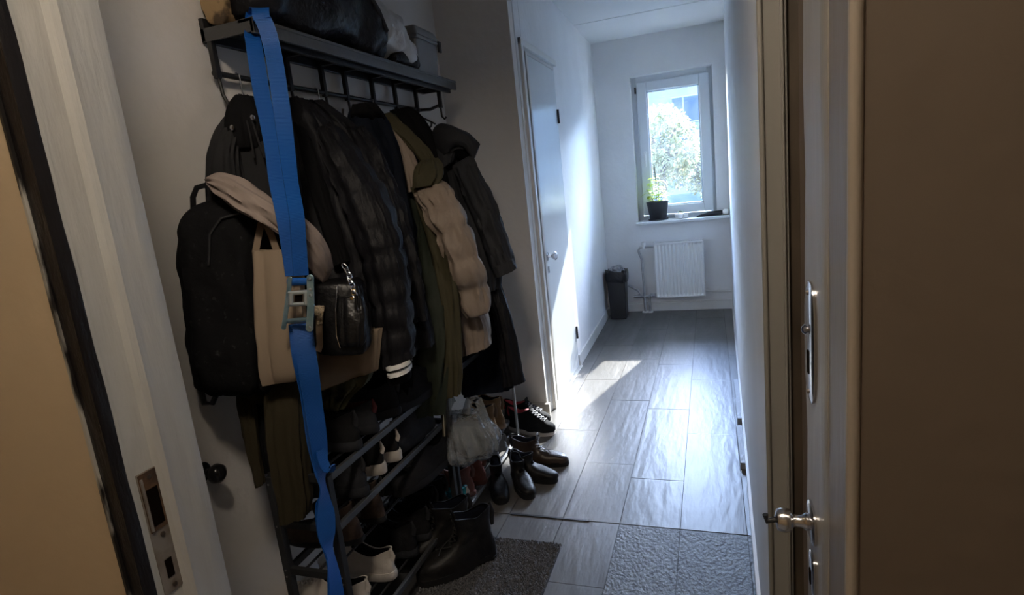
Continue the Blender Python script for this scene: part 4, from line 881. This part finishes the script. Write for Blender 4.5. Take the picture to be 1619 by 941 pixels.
obj('tier_rail', box((XF-.05,2.35,.112),(XF-.04,2.70,.127)), RK, R2); obj('tier_rail', box((XB+.02,2.35,.112),(XB+.03,2.70,.127)), RK, R2); 
for y in (2.45,2.50,2.56,2.62): obj('rod', MB().tube([(XB+.02,y,.121),(XF-.04,y,.121)], .004, 6), RK, R2)
e1_ = make_shoe('hiking_shoe', 'black sports shoe with red lining and white edge at the wall corner', 'shoe', SH, S_BK, S_WS, mat('grey_lace',(.3,.3,.32),.8), S_RD, L=.27, W=.05, H=.13, sole=.026, seed=16, stripe=S_RD)
put(e1_, -1.10,2.86,.0,-.15); dup(e1_, 'red-lined black sports shoe stacked behind the one at the wall corner', -1.16,2.96,.0,-.05)
# floor boots
FB = 'boots standing on the floor'
a1 = make_shoe('combat_boot', 'tall black lace-up boot with pull tab on the floor at the doormat corner', 'boot', FB, S_LB, S_BS, S_LK, L=.305, W=.055, H=.21, sole=.034, boot=True, heel=.018, laces=7, seed=20)
put(a1, -.800,1.785,0,PI+.78); dup(a1, 'tall black lace-up boot half hidden under the rack beside its twin', -.905,1.83,0,PI+.70)
c1_ = make_shoe('ankle_boot', 'short black boot with round toe towards the camera, front of floor group', 'boot', FB, S_LB, S_BS, None, L=.24, W=.043, H=.12, sole=.026, boot=True, heel=.012, seed=21)
put(c1_, -.915,2.37,0,-PI/2+.6); dup(c1_, 'short black boot facing right in the middle of the floor group', -.935,2.38,0,-.2); 
dup(c1_, 'black boot beside the rack rail at the left of the floor group', -.995,2.33,0,-PI/2+.45)
d1_ = make_shoe('leather_boot', 'dark brown leather lace-up boot with white eyelets pointing into the hall', 'boot', FB, S_DB, S_BS, mat('pale_lace',(.35,.35,.36),.6), L=.28, W=.047, H=.13, sole=.024, boot=True, heel=.010, laces=5, seed=22)
put(d1_, -.965,2.50,0,.02)

# ================================================================== DOORMAT
mt = MB(); rnd = random.Random(4)
mc = onZ(888,862,0)
def mat_outline(off=0.): 
    x0,x1,y0,y1 = -1.22,-.572,1.28,1.885; r = .03; pts = []
    for cx_,cy_,a0 in ((x1-r,y0+r,-PI/2),(x1-r,y1-r,0),(x0+r,y1-r,PI/2),(x0+r,y0+r,PI)):
        for k in range(6): a = a0+PI/2*k/5; pts.append((cx_+(r+off)*math.cos(a), cy_+(r+off)*math.sin(a)))
    return pts
DM = thing('doormat', 'dark grey looped doormat on the floor in front of the shoe rack', 'doormat', (-.9,1.58,0))
obj('backing', MB().rings([[Vector((x,y,z)) for x,y in mat_outline()] for z in (.0005,.006)]), mat('mat_backing',(.03,.03,.032),.9), DM)
m = MB()
for k in range(15000):
    x = rnd.uniform(-1.0,-.576); y = rnd.uniform(1.30,1.881)
    a = rnd.uniform(0,PI); l = rnd.uniform(.004,.008); dx,dy = math.cos(a)*l, math.sin(a)*l; nx,ny = -dy*.28, dx*.28; h = rnd.uniform(.008,.0125)
    m.add([(x-dx-nx,y-dy-ny,.005),(x-dx+nx,y-dy+ny,.005),(x-nx,y-ny,h),(x+nx,y+ny,h),(x+dx-nx,y+dy-ny,.005),(x+dx+nx,y+dy+ny,.005)], [(0,2,3,1),(2,4,5,3)])
o = obj('pile', m, mat('mat_pile', (.035,.035,.038), .8, col2=(.15,.15,.16), cs=260), DM); o['kind'] = 'stuff'

# ================================================================== FAR END
# radiator
RD = thing('radiator', 'white panel radiator under the window at the end of the hall', 'radiator', (-.285,5.54,.145))
rx0,rx1,rz0,rz1 = -.505,-.068,.145,.663
m = MB(); nch = 13; R = []
Pn = 4*nch
row = []
for i in range(Pn+1):
    u = i/Pn; x = rx0+.012+(rx1-rx0-.024)*u; ph = (i % 4); yy = 5.502 if ph in (0,) else (5.515 if ph in (2,) else 5.503 if ph == 1 and False else 5.508)
    row.append((x,yy))
vs = []; fs = []
for z in (rz0+.012,rz0+.03,rz1-.03,rz1-.012):
    for i,(x,yy) in enumerate(row):
        vs.append(Vector((x, yy if rz0+.02 < z < rz1-.02 else 5.500, z)))
nn_ = len(row)
for r_ in range(3):
    for i in range(nn_-1): fs.append((r_*nn_+i, r_*nn_+i+1, (r_+1)*nn_+i+1, (r_+1)*nn_+i))
m.add(vs, fs); obj('front_panel', m, RADW, RD)
m = MB().box((rx0,5.498,rz0),(rx0+.013,5.585,rz1)).box((rx1-.013,5.498,rz0),(rx1,5.585,rz1)).box((rx0,5.498,rz0),(rx1,5.51,rz0+.013)).box((rx0,5.498,rz1-.013),(rx1,5.51,rz1)).box((rx0,5.575,rz0),(rx1,5.585,rz1))
obj('casing', m, RADW, RD, bevel=.003)
m = MB()
for i in range(30): x = rx0+.02+i*(rx1-rx0-.04)/29; m.box((x-.003,5.51,rz1-.006),(x+.003,5.575,rz1))
m.box((rx0,5.50,rz1-.008),(rx1,5.512,rz1+.002)).box((rx0,5.568,rz1-.008),(rx1,5.58,rz1+.002)); obj('top_grille', m, RADW, RD)
vx = onY(1012,390,5.54)
obj('valve', MB().lathe([(.006,-.02),(.014,-.015),(.014,.015),(.019,.02),(.019,.045),(.01,.05)], (-.60,5.54,.63), 'z', 18), RADW, RD, smooth=40)
obj('supply_pipe', MB().tube([(-.505,5.54,.63),(-.60,5.54,.63),(-.635,5.54,.625),(-.65,5.54,.60),(-.64,5.54,.56),(-.625,5.54,.52),(-.62,5.54,.30),(-.62,5.54,.012)], .0115, 10), PIPE, RD, smooth=True)
obj('return_pipe', MB().tube([(-.505,5.54,.175),(-.56,5.54,.175),(-.575,5.54,.16),(-.575,5.54,.012)], .011, 10), PIPE, RD, smooth=True)
obj('link_pipe', MB().tube([(-.77,5.55,.27),(-.68,5.55,.22),(-.66,5.55,.175),(-.72,5.55,.155),(-.56,5.55,.155)], .011, 10), PIPE, RD, smooth=True)
for x,z in ((-.62,.155),(-.535,.165)): obj('nut', MB().lathe([(.016,-.012),(.018,-.01),(.018,.01),(.016,.012)], (x,5.545,z), 'x', 6), PIPE, RD)
for x in (-.62,-.575): obj('floor_collar', MB().lathe([(.012,.012),(.028,.009),(.030,.0),(.012,.0)], (x,5.54,.001), 'z', 20), RADW, RD, smooth=40)
obj('drain_pipe', MB().tube([(-.068,5.56,.19),(-.03,5.56,.185),(.0,5.57,.175),(.158,5.58,.17)], .009, 8), GLOSS, RD, smooth=True)
# bin
BN = thing('waste_bin', 'tall black waste bin with black liner in the far left corner', 'bin', (-.84,5.38,0))
bx0,bx1,by0,by1 = -.925,-.758,5.28,5.46
obj('body', MB().hexa([(bx0+.012,by0+.012,0),(bx1-.012,by0+.012,0),(bx1-.012,by1-.012,0),(bx0+.012,by1-.012,0)],[(bx0,by0,.40),(bx1,by0,.40),(bx1,by1,.40),(bx0,by1,.40)]), BLACKP, BN, bevel=.008)
R = []
for k,(z,e) in enumerate(((.35,.008),(.385,.016),(.425,.018),(.45,.012),(.44,-.02),(.41,-.03))):
    ring = []
    for j in range(36):
        th = 2*PI*j/36; ct, st = math.cos(th), math.sin(th); hx, hy = (bx1-bx0)/2+e, (by1-by0)/2+e
        p = Vector(((bx0+bx1)/2+hx*math.copysign(abs(ct)**.4,ct), (by0+by1)/2+hy*math.copysign(abs(st)**.4,st), z+.018*noise.noise(Vector((ct*3,st*3,z*9)))*2))
        ring.append(p)
    R.append(ring)
obj('liner', MB().rings(R), mat('bin_liner',(.012,.012,.014),.3,bs=.8,bscale=30), BN, smooth=60)
tag(wloft('crumpled_paper', [(5.29,-.845,.435,.02,.015),(5.31,-.84,.45,.045,.03),(5.35,-.845,.455,.05,.035),(5.39,-.84,.45,.04,.03),(5.41,-.84,.445,.02,.015)], mat('grey_paper',(.42,.42,.44),.8,col2=(.12,.12,.13),cs=30,bs=1.,bscale=40), amp=.02, crumple=.02, seed=70, n=30, flatb=False), 'crumpled grey paper on top of the black waste bin', 'paper')
tag(obj('broom_stick', MB().tube([(-.955,5.45,.02),(-.958,5.47,.44)], .006, 8), mat('pale_wood',(.55,.52,.48),.6), smooth=True), 'thin pale stick leaning in the corner left of the waste bin', 'stick')
# plant
PT = thing('potted_plant', 'leafy green plant in a black pot on the left of the windowsill', 'plant', (-.455,5.585,.868))
px_, py_ = -.455, 5.585
obj('pot', MB().lathe([(.068,0),(.074,.004),(.094,.13),(.102,.17),(.097,.17),(.090,.14),(.01,.14)], (px_,py_,.872), 'z', 32), mat('black_pot',(.02,.022,.026),.4), PT, smooth=50)
obj('saucer', MB().lathe([(.065,0),(.088,.002),(.090,.014),(.080,.010),(.01,.006)], (px_,py_,.868), 'z', 32), MATS['black_pot'], PT, smooth=50)
obj('soil', MB().lathe([(.088,.0),(.088,.006),(.02,.012),(.001,.012)], (px_,py_,1.005), 'z', 24), mat('soil',(.04,.028,.02),.95,bs=1.,bscale=80), PT)
lf = bpy.data.materials.new('plant_leaf'); lf.use_nodes = True; nn = lf.node_tree; nn.nodes.clear()
out = nn.nodes.new('ShaderNodeOutputMaterial'); a = nn.nodes.new('ShaderNodeBsdfPrincipled'); b = nn.nodes.new('ShaderNodeBsdfTranslucent'); mx = nn.nodes.new('ShaderNodeMixShader')
a.inputs['Base Color'].default_value = (.22,.34,.06,1); a.inputs['Roughness'].default_value = .4; b.inputs[0].default_value = (.50,.62,.10,1); mx.inputs[0].default_value = .45
nn.links.new(a.outputs[0], mx.inputs[1]); nn.links.new(b.outputs[0], mx.inputs[2]); nn.links.new(mx.outputs[0], out.inputs[0])
STM = mat('plant_stem',(.16,.22,.06),.6); rnd = random.Random(11)
def leaf(p, dirv, L_, W_, droop):
    dirv = dirv.normalized(); sd = dirv.cross(Vector((0,0,1))); sd = sd.normalized() if sd.length > .01 else Vector((1,0,0)); up = sd.cross(dirv)
    vs = []; fs = []; K = 6
    for i in range(K+1):
        t = i/K; w_ = W_*math.sin(PI*min(1,t*.92+.05))**.8
        c = p+dirv*L_*t-Vector((0,0,droop*L_*t*t))
        vs += [c-sd*w_+up*w_*.25, c, c+sd*w_+up*w_*.25]
    for i in range(K):
        for k in range(2): a_ = i*3+k; fs.append((a_,a_+1,a_+4,a_+3))
    return MB().add(vs, fs)
for s_ in range(6):
    a_ = s_*PI/3+.4; hgt = (.27,.15,.22,.14,.24,.12)[s_]; lean = (.03,.085,.07,.09,.05,.08)[s_]
    P_ = [Vector((px_+math.cos(a_)*.012,py_+math.sin(a_)*.012,1.01)), Vector((px_+math.cos(a_)*lean*.6,py_+math.sin(a_)*lean*.6,1.01+hgt*.5)), Vector((px_+math.cos(a_)*lean,py_+math.sin(a_)*lean,1.01+hgt))]
    obj('stem', MB().tube(P_, [.003,.0025,.0015], 6), STM, PT, smooth=True)
    for k in range(8):
        t = .25+.75*k/7; p = P_[0].lerp(P_[2], t); b_ = a_+k*2.4
        obj('leaf', leaf(p, Vector((math.cos(b_),math.sin(b_)*.8,.45-.3*t)), rnd.uniform(.06,.095), rnd.uniform(.014,.022), rnd.uniform(.2,.6)), lf, PT, smooth=True)
obj('flower_spike', MB().tube([(px_,py_,1.2),(px_-.01,py_,1.33),(px_-.01,py_,1.38)], [.003,.005,.002], 6), mat('dry_spike',(.10,.09,.08),.8), PT, smooth=True)
# sill things
WC = mat('white_ceramic',(.80,.80,.78),.3)
cp = onY(1077,338,5.58)
g = thing('candle_holder', 'small white round holder on the sill right of the plant', 'holder', (cp.x,5.58,.868))
obj('cup', MB().lathe([(.030,0),(.036,.004),(.038,.042),(.034,.044),(.031,.01),(.005,.008)], (cp.x-.018,5.57,.868), 'z', 24), WC, g, smooth=50)
tag(obj('white_block', MB().box((cp.x+.018,5.56,.868),(cp.x+.062,5.60,.905)), WC, bevel=.006), 'small white block beside the white holder on the sill', 'block')
tag(obj('glass_jar', MB().lathe([(.022,0),(.026,.004),(.026,.06),(.022,.065),(.02,.06),(.02,.008)], (cp.x-.01,5.635,.868), 'z', 20), clearmat('clear_glass',(.9,.95,.95),.3,.05), smooth=50), 'small clear jar behind the white holder on the sill', 'jar')
u0, u1 = onY(1104,341,5.56), onY(1147,335,5.56)
g = thing('folded_umbrella', 'dark folded umbrella lying at the right end of the windowsill', 'umbrella', (.06,5.56,.868))
obj('canopy', MB().tube([(u0.x-.01,5.56,.875),(u0.x+.03,5.56,.882),(u0.x+.10,5.57,.888),(u1.x-.035,5.58,.893),(u1.x-.02,5.58,.895)], [.005,.013,.020,.022,.010], 12, flat=1), mat('umbrella_cloth',(.02,.018,.022),.6,bs=.6,bscale=30), g, smooth=True)
obj('handle', MB().tube([(u1.x-.03,5.58,.895),(.135,5.585,.897)], .012, 10), S_DB, g, smooth=True)
tag(wloft('white_cloth', [(5.54,.135,.885,.02,.012),(5.56,.135,.895,.026,.022),(5.60,.135,.895,.026,.022),(5.62,.135,.888,.018,.014)], WC, seed=71, amp=.01, n=24, flatb=False), 'bunched white cloth in the sill corner against the right wall', 'cloth')
tag(obj('pamphlet', MB().box((u0.x-.02,5.60,.868),(u0.x+.10,5.655,.874)), mat('grey_card',(.45,.5,.55),.6)), 'flat grey card lying on the sill behind the umbrella', 'card')
